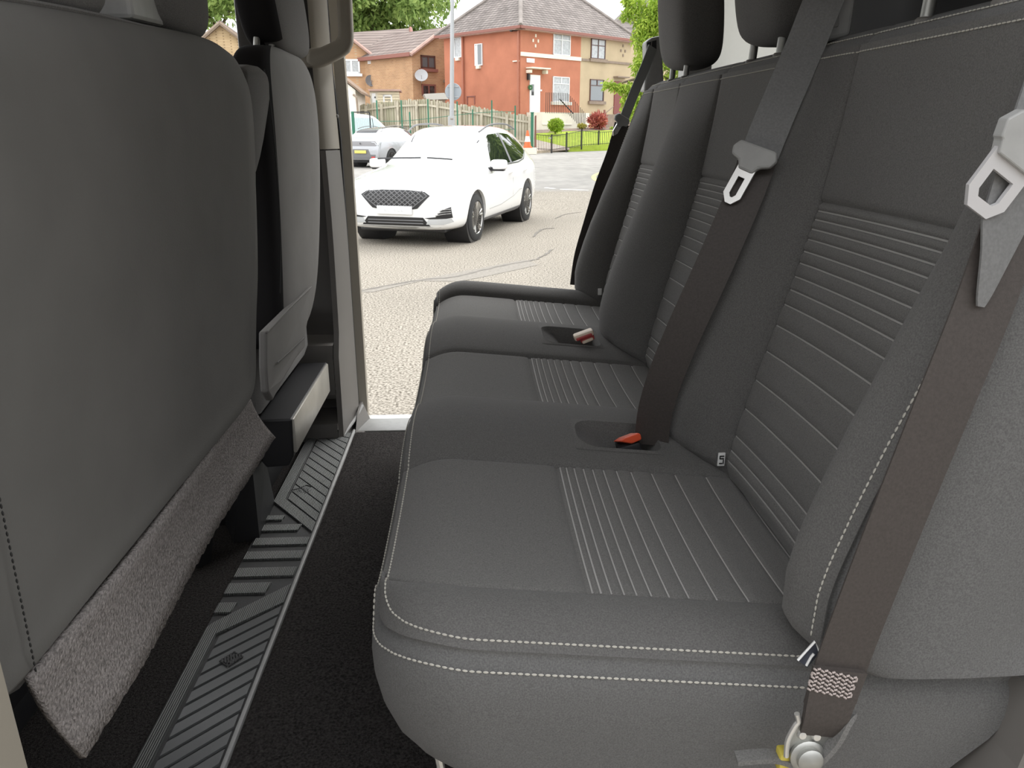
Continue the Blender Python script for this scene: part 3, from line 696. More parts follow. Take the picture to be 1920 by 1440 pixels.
# dark blue tag peeping out behind the belt
m = MB(); m.prism([PY(1496, 1238, .500), PY(1528, 1203, .500), PY(1538, 1222, .500), PY(1514, 1252, .500)], (0, .002, 0)); t_ = m.build('corner_tag', mat('navy_label', (.06,.065,.085), .6), bench, False)
m = MB(); m.tube([PY(1496, 1238, .499), PY(1528, 1203, .499), PY(1536, 1220, .499)], .0011, 5); m.tube([PY(1512, 1248, .499), PY(1521, 1232, .499), PY(1526, 1226, .499)], .0012, 5); m.build('tag_edge', TAGW, t_)

# middle belt
mbelt = empty('seat_belt', PY(1222, 815, 1.0), 'grey seat belt crossing the middle seat back into the nearer bench well', 'seat belt')
cu = [(1572,-60,1.015), (1541,8,1.005), (1512,80,1.0), (1480,155,.99), (1448,230,.98), (1424,290,.975)]
pts = spline([PY(c[0], c[1], c[2]) for c in cu], 6)
wdm = Vector((.93, -.34, .1))
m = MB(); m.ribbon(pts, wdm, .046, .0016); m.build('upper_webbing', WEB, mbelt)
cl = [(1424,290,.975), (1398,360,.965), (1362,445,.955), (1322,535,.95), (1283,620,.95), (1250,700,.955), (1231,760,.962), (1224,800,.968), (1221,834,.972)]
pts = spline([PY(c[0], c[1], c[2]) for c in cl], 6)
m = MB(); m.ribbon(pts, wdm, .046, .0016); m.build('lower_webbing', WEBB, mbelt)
tongue(mbelt, PY(1415, 290, .962), PY(1390, 348, .962)-PY(1425, 285, .962), (.85, -.45, .5), .042, .024, .060, .022)
# far belt
fbelt = empty('seat_belt', PY(1080, 530, 2.03), 'dark seat belt at the far end of the bench, seen against the street', 'seat belt')
pts = spline([PY(1224, 88, 2.10), PY(1210, 125, 2.095), PY(1190, 172, 2.085), PY(1173, 215, 2.075), PY(1166, 232, 2.07)], 6)
m = MB(); m.ribbon(pts, (1, .55, 0), .030, .0016); m.build('upper_webbing', mat('lit_tone_webbing', (.34,.35,.34), .6), fbelt)  # strap's lit look put into a paler webbing colour
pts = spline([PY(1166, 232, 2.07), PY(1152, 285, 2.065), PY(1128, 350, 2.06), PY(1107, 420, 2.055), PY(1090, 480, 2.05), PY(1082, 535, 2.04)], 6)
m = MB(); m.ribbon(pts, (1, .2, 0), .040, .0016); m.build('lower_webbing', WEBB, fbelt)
tongue(fbelt, PY(1166, 225, 2.06), PY(1151, 250, 2.06)-PY(1168, 220, 2.06), (1, .3, .55), .026, .016, .05, .018)

# ==================================================================  FRONT PASSENGER BENCH (its back)
fp = empty('front_passenger_seat', (-.38, .85, FL), 'grey-backed double front passenger seat filling the left side', 'seat')
def outline(pts, n=8): return [tuple(p) for p in spline([(0, a, b) for a, b in pts], n)]
ol = [(1.00, .446), (1.08, .449), (1.118, .470), (1.140, .52), (1.158, .56), (1.19, .62), (1.216, .70), (1.235, .78), (1.243, .86), (1.235, .90), (1.205, .922), (1.16, .932), (1.08, .939), (.95, .935), (.80, .928), (.62, .918), (.50, .905), (.44, .88), (.425, .80), (.425, .60), (.43, .47), (.46, .449), (.60, .447), (.80, .447), (1.00, .446)]
lp = spline([(0, a, b) for a, b in ol], 6)[:-1]; cen = Vector((0, .82, .69)); n1 = len(lp)
rings = []
for sc, x in ((0.0, -.322), (.3, -.322), (.6, -.322), (.80, -.323), (.92, -.325), (.965, -.327), (.99, -.332), (1.0, -.340), (1.003, -.352), (1.0, -.39), (.99, -.43), (.96, -.45), (.8, -.455)):
    rings.append([(x + .006*math.sin((cen.z+(p.z-cen.z)*sc)*9)*(1 if sc < .95 else 0) - .028*max(0, .55-(cen.z+(p.z-cen.z)*sc))/.1*(0) , cen.y+(p.y-cen.y)*sc, R(cen.z+(p.z-cen.z)*sc)) for p in lp])
V = [p for r_ in rings for p in r_]; F = [(i*n1+k, i*n1+(k+1)%n1, (i+1)*n1+(k+1)%n1, (i+1)*n1+k) for i in range(len(rings)-1) for k in range(n1)]
F.append(tuple((len(rings)-1)*n1+k for k in range(n1)))
m = MB(); m.add(V, F); m.build('backrest_cover', VIN, fp, angle=60)
# vertical seam near the camera end
stitches('cover_seam', [(-.3225, .482+.006*(z-.455)/.2, R(z)) for z in np.linspace(.455, .70, 12)], .0052, .0036, .0008, fp, SEALM)
m = MB(); m.tube([p_ for p_ in [Vector((-.333, .45+.055*i, R(.9035+.0145*math.sin(min(1, (.055*i)/.35)*1.57)+.012*min(1, i/9)))) for i in range(12)]], .0022, 6); m.build('top_piping', FAB2, fp)
# felt flap at the foot of the back
nf = 90; yv = np.linspace(.488, 1.100, nf); fl = []
rnd = np.random.rand(nf, 2)
rowsF = []
for t in np.linspace(0, 1, 7):
    row = []
    for i, y in enumerate(yv):
        u = (y-yv[0])/(yv[-1]-yv[0]); zb = .345+.010*u + (.0035*(rnd[i,0]-.5) if t == 1 else 0)
        yy_ = y + t*(.028*(1-u)**3 + .075*u**3) + (.006*(rnd[i,1]-.5) if i == nf-1 else 0)
        x = -.331 + .004*math.sin(u*5) + t*(.006+.004*math.sin(u*7+1)) - .02*t*(1-t)
        row.append((x, yy_, R(.447 + (zb-.447)*t)))
    rowsF.append(row)
o = gridmesh('felt_flap', np.array(rowsF), FELT, fp, label='grey felt carpet flap under the seat back'); s_ = o.modifiers.new('sol', 'SOLIDIFY'); s_.thickness = .006
# dark tufts along the flap edge
m = MB()
for i in range(150):
    u = random.random(); y = .55+.62*u; p = Vector((-.336, y, R(.348+.008*u))); m.tube([p, p+Vector((random.uniform(-.004,.006), random.uniform(-.004,.004), -random.uniform(.003,.008)))], [.0012, .0003], 4)
m.build('frayed_edge', DARKP, fp, kind='stuff')
# seat base and legs
m = MB(); m.box(-.95, -.46, .64, 1.22, R(.28), R(.44), .03); m.build('seat_cushion', FAB2, fp)
m = MB(); m.box(-.95, -.66, .66, 1.20, R(.02), R(.30), .01); m.build('seat_base', DARKP, fp)
def bracket(c, hx, hy, h, name='leg'):
    m = MB(); x, y = c
    m.prism([(x-hx, y-hy, R(.002)), (x+hx, y-hy, R(.002)), (x+hx*1.1, y, R(h*.35)), (x+hx*.3, y+hy*.2, R(h)), (x-hx, y-hy*.2, R(h))], (0, hy*1.2, 0)); return m.build(name, DARKP, fp, False)
b1_ = PZ(372, 1066, R(.003)); b2_ = PZ(396, 1054, R(.003)); t1_ = PY(375, 1010, b1_.y); t2_ = PY(402, 985, b2_.y)
m = MB(); m.prism([b1_, b2_, t2_, t1_], (-.06, .05, 0)); m.build('leg_bracket', DARKP, fp, False)
m = MB(); m.box(-.74, -.66, .66, 1.20, R(.002), R(.06), .01); m.build('floor_rail', DARKP, fp)
# headrests and belt outlet on top
headrest(fp, (-.385, 1.035, R(1.035)), (.05, .105, .105), [(-.385, 1.0, R(.93), R(.96)), (-.385, 1.07, R(.93), R(.96))])
headrest(fp, (-.385, .715, R(1.025)), (.05, .135, .11), [(-.385, .69, R(.93), R(.96)), (-.385, .75, R(.93), R(.96))])
o1 = PX(240, -30, -.345); o2 = PX(307, -30, -.345); o3 = PX(320, 52, -.345); o4 = PX(250, 36, -.345)
fg = MB(); fg.prism([o1+Vector((0,0,.05)), o2+Vector((0,0,.05)), o2, o3, o4, o1], (-.04, 0, 0)); o = fg.build('belt_outlet', LGREY, fp, False, label='pale grey plastic belt outlet'); bv = o.modifiers.new('bev', 'BEVEL'); bv.width = .005; bv.segments = 2

# ==================================================================  DRIVER SEAT
ds = empty('driver_seat', (-.45, 1.76, FL), 'grey driver seat with headrest and folded armrest by the far door', 'seat')
def loft(name, secs, mt, parent, n=28, lv=1, pw=3.2):
    # secs: (z, xc, yc, hx, hy); superellipse sections
    V = []; F = []
    for z, xc, yc, hx, hy in secs:
        for k in range(n):
            t = 2*math.pi*k/n; c, s_ = math.cos(t), math.sin(t)
            V.append((xc+hx*math.copysign(abs(c)**(2/pw), c), yc+hy*math.copysign(abs(s_)**(2/pw), s_), z))
    for i in range(len(secs)-1):
        for k in range(n): F.append((i*n+k, i*n+(k+1)%n, (i+1)*n+(k+1)%n, (i+1)*n+k))
    F.append(tuple(range(n))[::-1]); F.append(tuple((len(secs)-1)*n+k for k in range(n)))
    o = mk(name, V, F, mt, parent); fixn(o)
    if lv: subsurf(o, lv)
    return o
# back: x = -.36 rear face; y 1.49..2.02, narrower at the bottom where it slants away
sec = [(R(.40), -.42, 1.600, .045, .10), (R(.44), -.42, 1.625, .055, .17), (R(.50), -.42, 1.655, .06, .205), (R(.60), -.418, 1.70, .058, .228), (R(.72), -.412, 1.735, .053, .248), (R(.84), -.408, 1.757, .048, .258), (R(.91), -.408, 1.757, .046, .250), (R(.95), -.409, 1.760, .042, .225), (R(.975), -.411, 1.765, .036, .180), (R(.986), -.412, 1.77, .026, .12)]
VIN2 = mat('pale_seat_back_vinyl', (.19,.183,.178), .8, spec=.3, nz=(9,.07,3), bump=(500,.2,.001))
SHADEF = mat('shaded_side_fabric', (.022,.021,.022), .95, spec=.1)  # near-black colour paints in the shade on the seat's near side
def shade_sides(o, xs_, m2=SHADEF):
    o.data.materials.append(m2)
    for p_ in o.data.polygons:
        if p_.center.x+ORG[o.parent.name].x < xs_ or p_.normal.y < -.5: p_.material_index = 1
bk_ = loft('backrest', sec, VIN2, ds, n=32, lv=2, pw=4.2); bk_.data.materials.append(SHADEF)
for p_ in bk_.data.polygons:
    if p_.index < 32*(len(sec)-1) and 100 < ((p_.index % 32)+.5)*360/32 < 316: p_.material_index = 1  # side columns painted dark as if in shade
# pocket panel on the lower back with slanted upper edge
pp = [PX(500, 622, -.357), PX(583, 538, -.357), PX(578, 600, -.356), PX(572, 632, -.356), PX(573, 650, -.356), PX(556, 672, -.356), PX(530, 715, -.358), PX(512, 752, -.362), PX(503, 735, -.362), PX(500, 690, -.360)]
m = MB(); m.prism(pp, (-.014, 0, 0)); o = m.build('lower_back_panel', VIN2, ds, False); bv = o.modifiers.new('bev', 'BEVEL'); bv.width = .004; bv.segments = 2
m = MB(); m.tube([PX(501, 622, -.3555), PX(540, 580, -.3555), PX(583, 538, -.3555)], .002, 6); m.build('panel_edge', VIN2, ds)
m = MB(); m.tube([PX(520, 680, -.3555), PX(545, 657, -.3555), PX(571, 632, -.3555)], .0016, 6); m.build('panel_edge', FAB2, ds)
m = MB(); m.tube(spline([(-.372, 1.515, R(.93)), (-.366, 1.512, R(.86)), (-.364, 1.506, R(.75)), (-.366, 1.495, R(.63)), (-.372, 1.475, R(.53))], 5), .0012, 6); m.build('back_piping', SEALM, ds)
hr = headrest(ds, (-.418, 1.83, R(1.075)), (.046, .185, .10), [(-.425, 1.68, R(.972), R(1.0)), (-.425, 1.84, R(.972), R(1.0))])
shade_sides(hr, -.405)
for px_, py_ in ((512, 88), (535, 86), (552, 93), (567, 97)):
    q = PX(px_, py_, -.395); m = MB(); m.tube([q, q+Vector((-.01, 0, .012))], .005, 8); m.build('post_clip', CHROME, ds)
# armrest folded up against the side
arm = [PX(462, 126, -.36), PX(475, 121, -.36), PX(490, 124, -.36), PX(502, 135, -.36), PX(507, 155, -.36), PX(508, 190, -.36), PX(503, 225, -.36), PX(497, 265, -.36), PX(490, 300, -.36), PX(482, 330, -.36), PX(470, 330, -.36), PX(462, 250, -.36)]
m = MB(); m.prism(arm, (-.07, 0, 0)); o = m.build('armrest', FAB2, ds, False); bv = o.modifiers.new('bev', 'BEVEL'); bv.width = .012; bv.segments = 4; bv.harden_normals = False; 
for p_ in o.data.polygons: p_.use_smooth = True
m = MB(); m.box(-1.0, -.44, 1.50, 2.02, R(.25), R(.42), .04); m.build('seat_cushion', FAB2, ds)
m = MB(); m.box(-.95, -.50, 1.54, 2.00, R(-.02), R(.26), .01); m.build('seat_base', DARKP, ds)
A = PZ(487, 1010, R(.003)); bx_ = PZ(516, 950, R(.003))
# folded bracket seen under the flap: two faces
b1_ = PZ(438, 1018, R(.003)); b2_ = PZ(487, 1012, R(.003)); b3_ = PZ(516, 945, R(.003))
t1_ = PY(450, 890, b1_.y); t2_ = PY(474, 886, b2_.y); t3_ = PY(497, 858, b3_.y)
V = [b1_, b2_, b3_, t1_, t2_, t3_, b1_+Vector((-.05, .10, 0)), t1_+Vector((-.05, .10, 0))]
m = MB(); m.add(V, [(0,1,4,3), (1,2,5,4), (0,3,7,6), (3,4,5,7), (2,6,7,5)]); m.build('leg_bracket', DARKP, ds, False)
# base cover bar across the back of the seat box
bar = [(-.395, R(.238)), (-.400, R(.150)), (-.412, R(.128)), (-.46, R(.125)), (-.47, R(.14)), (-.478, R(.225)), (-.47, R(.236))]
m = MB(); m.prism([(x, 1.565, z) for x, z in bar], (0, .425, 0)); o = m.build('base_cover', DARKP, ds, False); bv = o.modifiers.new('bev', 'BEVEL'); bv.width = .004; bv.segments = 2
m = MB(); m.box(-.3995, -.3915, 1.568, 1.982, R(.158), R(.237), .003); m.build('base_cover_edge', mat('worn_silver_plastic', (.40,.385,.35), .38, metal=.35, nz=(14,.12,3)), ds)

# ==================================================================  STREET
def node_road():
    m = mat('worn_asphalt', (.3,.29,.27), .9, spec=.2); nt = m.node_tree; b = nt.nodes['Principled BSDF']; L = nt.links.new
    tc = nt.nodes.new('ShaderNodeTexCoord')
    def noise(sc, det, src=None):
        n = nt.nodes.new('ShaderNodeTexNoise'); n.inputs['Scale'].default_value = sc; n.inputs['Detail'].default_value = det; L(src or tc.outputs['Object'], n.inputs['Vector']); return n
    n1 = noise(.35, 4); n2 = noise(55, 3); n3 = noise(2.5, 5)
    v = nt.nodes.new('ShaderNodeTexVoronoi'); v.inputs['Scale'].default_value = 40; L(tc.outputs['Object'], v.inputs['Vector'])
    r2 = nt.nodes.new('ShaderNodeValToRGB'); r2.color_ramp.elements[0].position = .36; r2.color_ramp.elements[0].color = (.11,.095,.075,1); r2.color_ramp.elements[1].position = .60; r2.color_ramp.elements[1].color = (.40,.365,.31,1)
    L(n2.outputs['Fac'], r2.inputs[0])
    # smoother, greyer surfacing far away (beyond the junction line)
    sx = nt.nodes.new('ShaderNodeSeparateXYZ'); g = nt.nodes.new('ShaderNodeNewGeometry'); L(g.outputs['Position'], sx.inputs[0])
    mr = nt.nodes.new('ShaderNodeMapRange'); mr.inputs[1].default_value = 19.5; mr.inputs[2].default_value = 20.3; L(sx.outputs['Y'], mr.inputs[0])
    far = nt.nodes.new('ShaderNodeValToRGB'); far.color_ramp.elements[0].position = .3; far.color_ramp.elements[0].color = (.27,.26,.245,1); far.color_ramp.elements[1].position = .7; far.color_ramp.elements[1].color = (.36,.345,.32,1); L(n3.outputs['Fac'], far.inputs[0])
    mx = nt.nodes.new('ShaderNodeMix'); mx.data_type = 'RGBA'; L(mr.outputs[0], mx.inputs[0]); L(r2.outputs[0], mx.inputs[6]); L(far.outputs[0], mx.inputs[7])
    mp = nt.nodes.new('ShaderNodeMapRange'); mp.inputs[1].default_value = .3; mp.inputs[2].default_value = .7; mp.inputs[3].default_value = .88; mp.inputs[4].default_value = 1.1; L(n1.outputs['Fac'], mp.inputs[0])
    sc = nt.nodes.new('ShaderNodeVectorMath'); sc.operation = 'SCALE'; L(mx.outputs[2], sc.inputs[0]); L(mp.outputs[0], sc.inputs['Scale']); L(sc.outputs[0], b.inputs['Base Color'])
    bp = nt.nodes.new('ShaderNodeBump'); bp.inputs['Strength'].default_value = .6; bp.inputs['Distance'].default_value = .012; L(n2.outputs['Fac'], bp.inputs['Height']); L(bp.outputs[0], b.inputs['Normal'])
    return m
ROAD = node_road()
xs = np.concatenate([np.linspace(-70, -12, 20), np.linspace(-11, 14, 60), np.linspace(16, 70, 18)]); ys = np.concatenate([np.linspace(-30, 15, 30), np.linspace(15.5, 60, 70), np.linspace(64, 140, 12)])
Xg, Yg = np.meshgrid(xs, ys, indexing='ij')
road = struct(gridmesh('ground', np.stack([Xg, Yg, ground(Xg, Yg)], -1), ROAD, None))
def gp(x, y, h=0.): return Vector((x, y, float(ground(x, y))+h))
# tar seams / cracks, patch and painted marks (thin real layers on the road)
TAR = mat('tar_seam', (.16,.145,.125), .8, nz=(8,.2,3)); PATCH = mat('asphalt_patch', (.235,.215,.185), .9, nz=(30,.18,3)); PAINT = mat('road_paint', (.72,.70,.65), .7, nz=(6,.15,3)); PAINTY = mat('faded_yellow_paint', (.55,.48,.22), .7, nz=(6,.2,3))
def mark(name, pix, width, mt, label, cat, h=.004, jit=0):
    P_ = [PG(*p) for p in pix]; P_ = spline(P_, 6); m = MB(); V = []; F = []
    for i, p in enumerate(P_):
        t = (P_[min(i+1, len(P_)-1)]-P_[max(i-1, 0)]); t.z = 0; t.normalize(); n = Vector((-t.y, t.x, 0))*(width/2*(1+jit*random.uniform(-.6,.6))); j = Vector((random.uniform(-1,1), random.uniform(-1,1), 0))*jit*.02
        for s_ in (-1, 1): q = p+n*s_+j; V.append((q.x, q.y, float(ground(q.x, q.y))+h))
    F = [(2*i, 2*i+1, 2*i+3, 2*i+2) for i in range(len(P_)-1)]
    return tag(m.add(V, F).build(name, mt, None, False, fix=False), label, cat)
pl = [PG(*p) for p in ((660,548),(700,540),(800,522),(900,503),(985,487),(1010,497),(905,520),(860,528),(790,527),(700,548))]
m = MB(); m.add([(p.x, p.y, p.z+.003) for p in pl], [tuple(range(len(pl)))]); tag(m.build('road_patch', PATCH, None, False, fix=False), 'long smooth grey repair patch in the road behind the bench front', 'road patch')
mark('road_crack', [(655,550),(700,541),(760,530),(800,524),(850,520),(900,508),(950,497),(1005,487)], .045, TAR, 'tar-filled crack running across the road below the white car', 'crack', .005, .6)
mark('road_crack', [(1005,487),(1022,478),(1035,468)], .03, TAR, 'short crack in the road near the far end of the bench', 'crack', .005, .6)
mark('road_crack', [(1000,445),(1015,431),(1040,428)], .04, TAR, 'short crack in the road right of the rear wheel of the white car', 'crack', .005, .6)
mark('road_crack', [(1042,410),(1060,402),(1090,398)], .03, TAR, 'faint crack in the road below the broken white line', 'crack', .005, .6)
mark('road_line', [(1022,352),(1040,354)], .12, PAINT, 'short white dash of road marking next to the white car', 'road marking')
mark('road_line', [(1050,355),(1103,357)], .12, PAINT, 'long white dash of road marking in mid street', 'road marking')
mark('road_line', [(1085,298),(1130,297)], .10, PAINT, 'faint pale road marking near the garden kerb', 'road marking')
mark('road_line', [(1131,322),(1118,327),(1113,332),(1117,338),(1128,341)], .14, PAINTY, 'faded yellow curved road marking beside the far seat belt', 'road marking')

# ---- facade helpers
AU = math.atan2(6.0, 6.728); U = Vector((math.cos(AU), math.sin(AU), 0)); Vd = Vector((-math.sin(AU), math.cos(AU), 0))
class Fac:
    def __init__(s, p, u): s.p = Vector((p[0], p[1], 0)); s.u = Vector(u).normalized(); n = Vector((s.u.y, -s.u.x, 0)); s.n = n if n.dot(-s.p) > 0 else -n
    def hit(s, px, py):
        r = ray(px, py); t = (s.p-CAM).dot(s.n)/r.dot(s.n); q = CAM+r*t; return ((q-s.p).dot(s.u), q.z)
    def pt(s, a, z, o=0.): return s.p + s.u*a + s.n*o + Vector((0, 0, z))
    def box(s, m, a0, a1, z0, z1, o0, o1): 
        c = s.pt((a0+a1)/2, (z0+z1)/2, (o0+o1)/2); m.obox(c, s.u, s.n, (0,0,1), abs(a1-a0)/2, abs(o1-o0)/2, abs(z1-z0)/2); return m
    def pbox(s, m, px0, py0, px1, py1, o0, o1):
        a0, z0 = s.hit(px0, py0); a1, z1 = s.hit(px1, py1); a0b, _ = s.hit(px0, py1); return s.box(m, a0, a1, z0, z1, o0, o1)
def wallmat(name, c1, c2, mortar, bw=.225, bh=.075, ms=.012, rough=.9, nz=.12, uu=U, vv=Vd, bumpd=.01):
    m = mat(name, c1, rough, spec=.2); nt = m.node_tree; b = nt.nodes['Principled BSDF']; L = nt.links.new
    g = nt.nodes.new('ShaderNodeNewGeometry'); d = nt.nodes.new('ShaderNodeVectorMath'); d.operation = 'DOT_PRODUCT'; d.inputs[1].default_value = tuple(uu+vv); L(g.outputs['Position'], d.inputs[0])
    sx = nt.nodes.new('ShaderNodeSeparateXYZ'); L(g.outputs['Position'], sx.inputs[0]); cb = nt.nodes.new('ShaderNodeCombineXYZ'); L(d.outputs['Value'], cb.inputs[0]); L(sx.outputs['Z'], cb.inputs[1])
    br = nt.nodes.new('ShaderNodeTexBrick'); br.inputs['Color1'].default_value = (*c1, 1); br.inputs['Color2'].default_value = (*c2, 1); br.inputs['Mortar'].default_value = (*mortar, 1)
    br.inputs['Scale'].default_value = 1; br.inputs['Mortar Size'].default_value = ms; br.inputs['Brick Width'].default_value = bw; br.inputs['Row Height'].default_value = bh; L(cb.outputs[0], br.inputs['Vector'])
    n = nt.nodes.new('ShaderNodeTexNoise'); n.inputs['Scale'].default_value = 1.3; n.inputs['Detail'].default_value = 6; L(g.outputs['Position'], n.inputs['Vector'])
    mr = nt.nodes.new('ShaderNodeMapRange'); mr.inputs[1].default_value = .3; mr.inputs[2].default_value = .7; mr.inputs[3].default_value = 1-nz; mr.inputs[4].default_value = 1+nz; L(n.outputs['Fac'], mr.inputs[0])
    sc = nt.nodes.new('ShaderNodeVectorMath'); sc.operation = 'SCALE'; L(br.outputs['Color'], sc.inputs[0]); L(mr.outputs[0], sc.inputs['Scale']); L(sc.outputs[0], b.inputs['Base Color'])
    bp = nt.nodes.new('ShaderNodeBump'); bp.inputs['Strength'].default_value = .5; bp.inputs['Distance'].default_value = bumpd; bp.invert = True; L(br.outputs['Fac'], bp.inputs['Height']); L(bp.outputs[0], b.inputs['Normal'])
    return m
REDR = mat('red_render', (.50,.205,.13), .95, spec=.1, nz=(1.2,.10,6), bump=(30,.4,.02))
BEIR = mat('beige_render', (.52,.42,.28), .95, spec=.1, nz=(1.2,.08,6), bump=(30,.4,.02))
WHR = mat('white_render', (.80,.76,.68), .95, spec=.1, nz=(1.0,.08,5), bump=(25,.3,.02))
CRM = mat('cream_paint', (.80,.76,.64), .7, nz=(3,.05,3)); WFR = mat('white_upvc', (.82,.83,.83), .35); BFR = mat('brown_frame', (.10,.045,.035), .4); DKRED = mat('dark_red_paint', (.27,.11,.085), .6)
PINKST = mat('pinkish_trim', (.50,.34,.29), .8, nz=(3,.1,3)); TAUPE = mat('taupe_stone', (.27,.21,.16), .85, nz=(4,.12,3))
GLASSW = mat('window_glass', (.10,.12,.13), .06, spec=1., coat=.6); CURT = mat('net_curtain_glass', (.40,.42,.43), .25, coat=.6, nz=(9,.18,3)); GLASSD = mat('dark_window_glass', (.05,.055,.06), .08, spec=1., coat=.6, nz=(5,.5,3))
BRK = wallmat('orange_brick', (.56,.33,.18), (.48,.27,.145), (.50,.37,.25)); BRKY = wallmat('yellow_brick', (.60,.46,.28), (.54,.40,.23), (.35,.25,.15), bh=.09)
SLATE = wallmat('roof_slate', (.21,.185,.17), (.30,.265,.245), (.12,.105,.10), .28, .13, .022, nz=.16, bumpd=.03)
TILE = wallmat('roof_tile', (.24,.19,.17), (.29,.24,.215), (.15,.12,.11), .5, .19, .03, nz=.08, bumpd=.03)
PIPEM = mat('drainpipe_red', (.42,.16,.10), .6); IRON = mat('black_iron', (.02,.02,.02), .5)

def window(fac, parent, box_, fr, panes, glass=GLASSW, sill=None, name='window', rev=.05, top=None, bar=.045, rec=True):
    # box_: pixel box; panes: list of (u0,u1,v0,v1) fractions with v from top
    a0, zt_ = fac.hit(box_[0], (box_[1])); a1, _ = fac.hit(box_[2], box_[1]); _, zb_ = fac.hit((box_[0]+box_[2])/2, box_[3]); _, zt_ = fac.hit((box_[0]+box_[2])/2, box_[1])
    m = MB(); w_ = a1-a0; h = zt_-zb_
    fac.box(m, a0, a1, zb_, zt_, -.02, .015)
    o = m.build(name, fr, parent, False)
    for (u0, u1, v0, v1) in panes:
        b_ = bar
        p0, p1 = a0+w_*u0+b_/2*(1 if u0 > 0 else 2), a0+w_*u1-b_/2*(1 if u1 < 1 else 2); q1, q0 = zt_-h*v0-b_/2*(1 if v0 > 0 else 2), zt_-h*v1+b_/2*(1 if v1 < 1 else 2)
        m = MB(); fac.box(m, p0, p1, q0, q1, .01, .022); m.build('pane', glass, o, False)
        # raised frame around each pane
    m = MB(); f_ = bar
    for x0_, x1_, z0_, z1_ in ((a0, a1, zt_-f_, zt_), (a0, a1, zb_, zb_+f_), (a0, a0+f_, zb_, zt_), (a1-f_, a1, zb_, zt_)): fac.box(m, x0_, x1_, z0_, z1_, .0, .06)
    for (u0, u1, v0, v1) in panes:
        if u1 < 1: fac.box(m, a0+w_*u1-f_*.5, a0+w_*u1+f_*.5, zt_-h*v1, zt_-h*v0, .0, .055)
        if v1 < 1: fac.box(m, a0+w_*u0, a0+w_*u1, zt_-h*v1-f_*.4, zt_-h*v1+f_*.4, .0, .05)
    m.build('frame_bars', fr, o, False)
    if sill is not None: m = MB(); fac.box(m, a0-.12, a1+.12, zb_-.16, zb_, -.02, .14); m.build('sill', sill, parent, False)
    return o
P4 = [(0,.5,0,.33), (.5,1,0,.33), (0,.5,.33,1), (.5,1,.33,1)]; P2 = [(0,.5,0,1), (.5,1,0,1)]; P1 = [(0,1,0,1)]; P3 = [(0,.5,0,.28), (.5,1,0,.28), (0,1,.28,1)]

# ---- red and beige semi-detached pair
c0 = PY(976, 48, 42.); fr_ = Fac((c0.x, c0.y), U); fl_ = Fac((c0.x, c0.y), Vd)
ZE = c0.z; aP = fr_.hit(1090, 60)[0]; aE = fr_.hit(1184, 72)[0]; dL = fl_.hit(832, 68)[0]; Z0 = 0.4
red = empty('house', gp(c0.x, c0.y), 'red rendered semi-detached house with white door and slate hipped roof', 'house')
bei = empty('house', gp(*(fr_.pt(aP, 0).xy)), 'beige rendered house half with brown window frames', 'house')
def wallbox(name, fac, a0, a1, depth, z0, z1, mt, parent):
    m = MB(); fac.box(m, a0, a1, z0, z1, -depth, 0); return m.build(name, mt, parent, False)
wallbox('wall', fr_, 0, aP, dL, Z0, ZE, REDR, red); wallbox('wall', fr_, aP, aE, dL, Z0, ZE, BEIR, bei)
# hipped roof shared by the pair
ov = .35; pitch = math.tan(math.radians(41)); hw = dL/2+ov; zr = ZE-.05+hw*pitch
A = fr_.pt(-ov, ZE-.05, ov); B = fr_.pt(aE+ov, ZE-.05, ov); Cc = fr_.pt(aE+ov, ZE-.05, -dL-ov); D = fr_.pt(-ov, ZE-.05, -dL-ov)
R1 = fr_.pt(-ov+hw, zr, -dL/2); R2 = fr_.pt(aE+ov-hw, zr, -dL/2)
m = MB(); m.add([A, B, Cc, D, R1, R2], [(0,1,5,4), (1,2,5), (2,3,4,5), (3,0,4), (0,3,2,1)]); m.build('roof', SLATE, red, False)
m = MB()
for p, q in ((A, R1), (B, R2), (D, R1), (R1, R2)): m.tube([p+Vector((0,0,.03)), q+Vector((0,0,.03))], .11, 6)
m.build('hip_ridge_tiles', mat('ridge_tile', (.27,.24,.22), .9, nz=(2,.2,3)), red)
m = MB(); fr_.box(m, -ov, aE+ov, ZE-.16, ZE-.03, ov-.10, ov+.06); m.build('gutter', DKRED, red, False)
m = MB(); fl_.box(m, -ov, dL+ov, ZE-.16, ZE-.03, ov-.10, ov+.06); m.build('gutter', DKRED, red, False)
m = MB(); fr_.box(m, 0, aE, ZE-.20, ZE-.06, 0, ov); fl_.box(m, 0, dL, ZE-.20, ZE-.06, 0, ov); m.build('soffit', PINKST, red, False)
window(fr_, red, (1037, 61, 1069, 104), WFR, P4, CURT); window(fr_, red, (1036, 144, 1067, 191), WFR, P3, CURT, CRM)
window(fl_, red, (853, 70, 865, 108), WFR, P1, CURT, CRM); window(fl_, red, (892, 82, 904, 123), WFR, [(.35,1,0,1)], GLASSW, CRM)
window(fr_, bei, (1108, 73, 1135, 111), BFR, P4, CURT, TAUPE); window(fr_, bei, (1106, 149, 1132, 190), BFR, P3, GLASSW, TAUPE)
m = MB(); a0, z0 = fr_.hit(977, 98); a1, z1 = fr_.hit(977, 104); fr_.box(m, 0, aP, z1-.02, z0+.02, 0, .06); m.build('string_course', CRM, red, False)
m = MB(); fr_.box(m, aP, aE, z1, z0-.03, 0, .06); m.build('string_course', TAUPE, bei, False)
for px_, py_ in ((1004, 67), (999, 76), (1008.5, 77), (1003.5, 86)):
    m = MB(); fr_.pbox(m, px_-1, py_-3, px_+1, py_+3, 0, .04); m.build('wall_ornament', CRM, red, False)
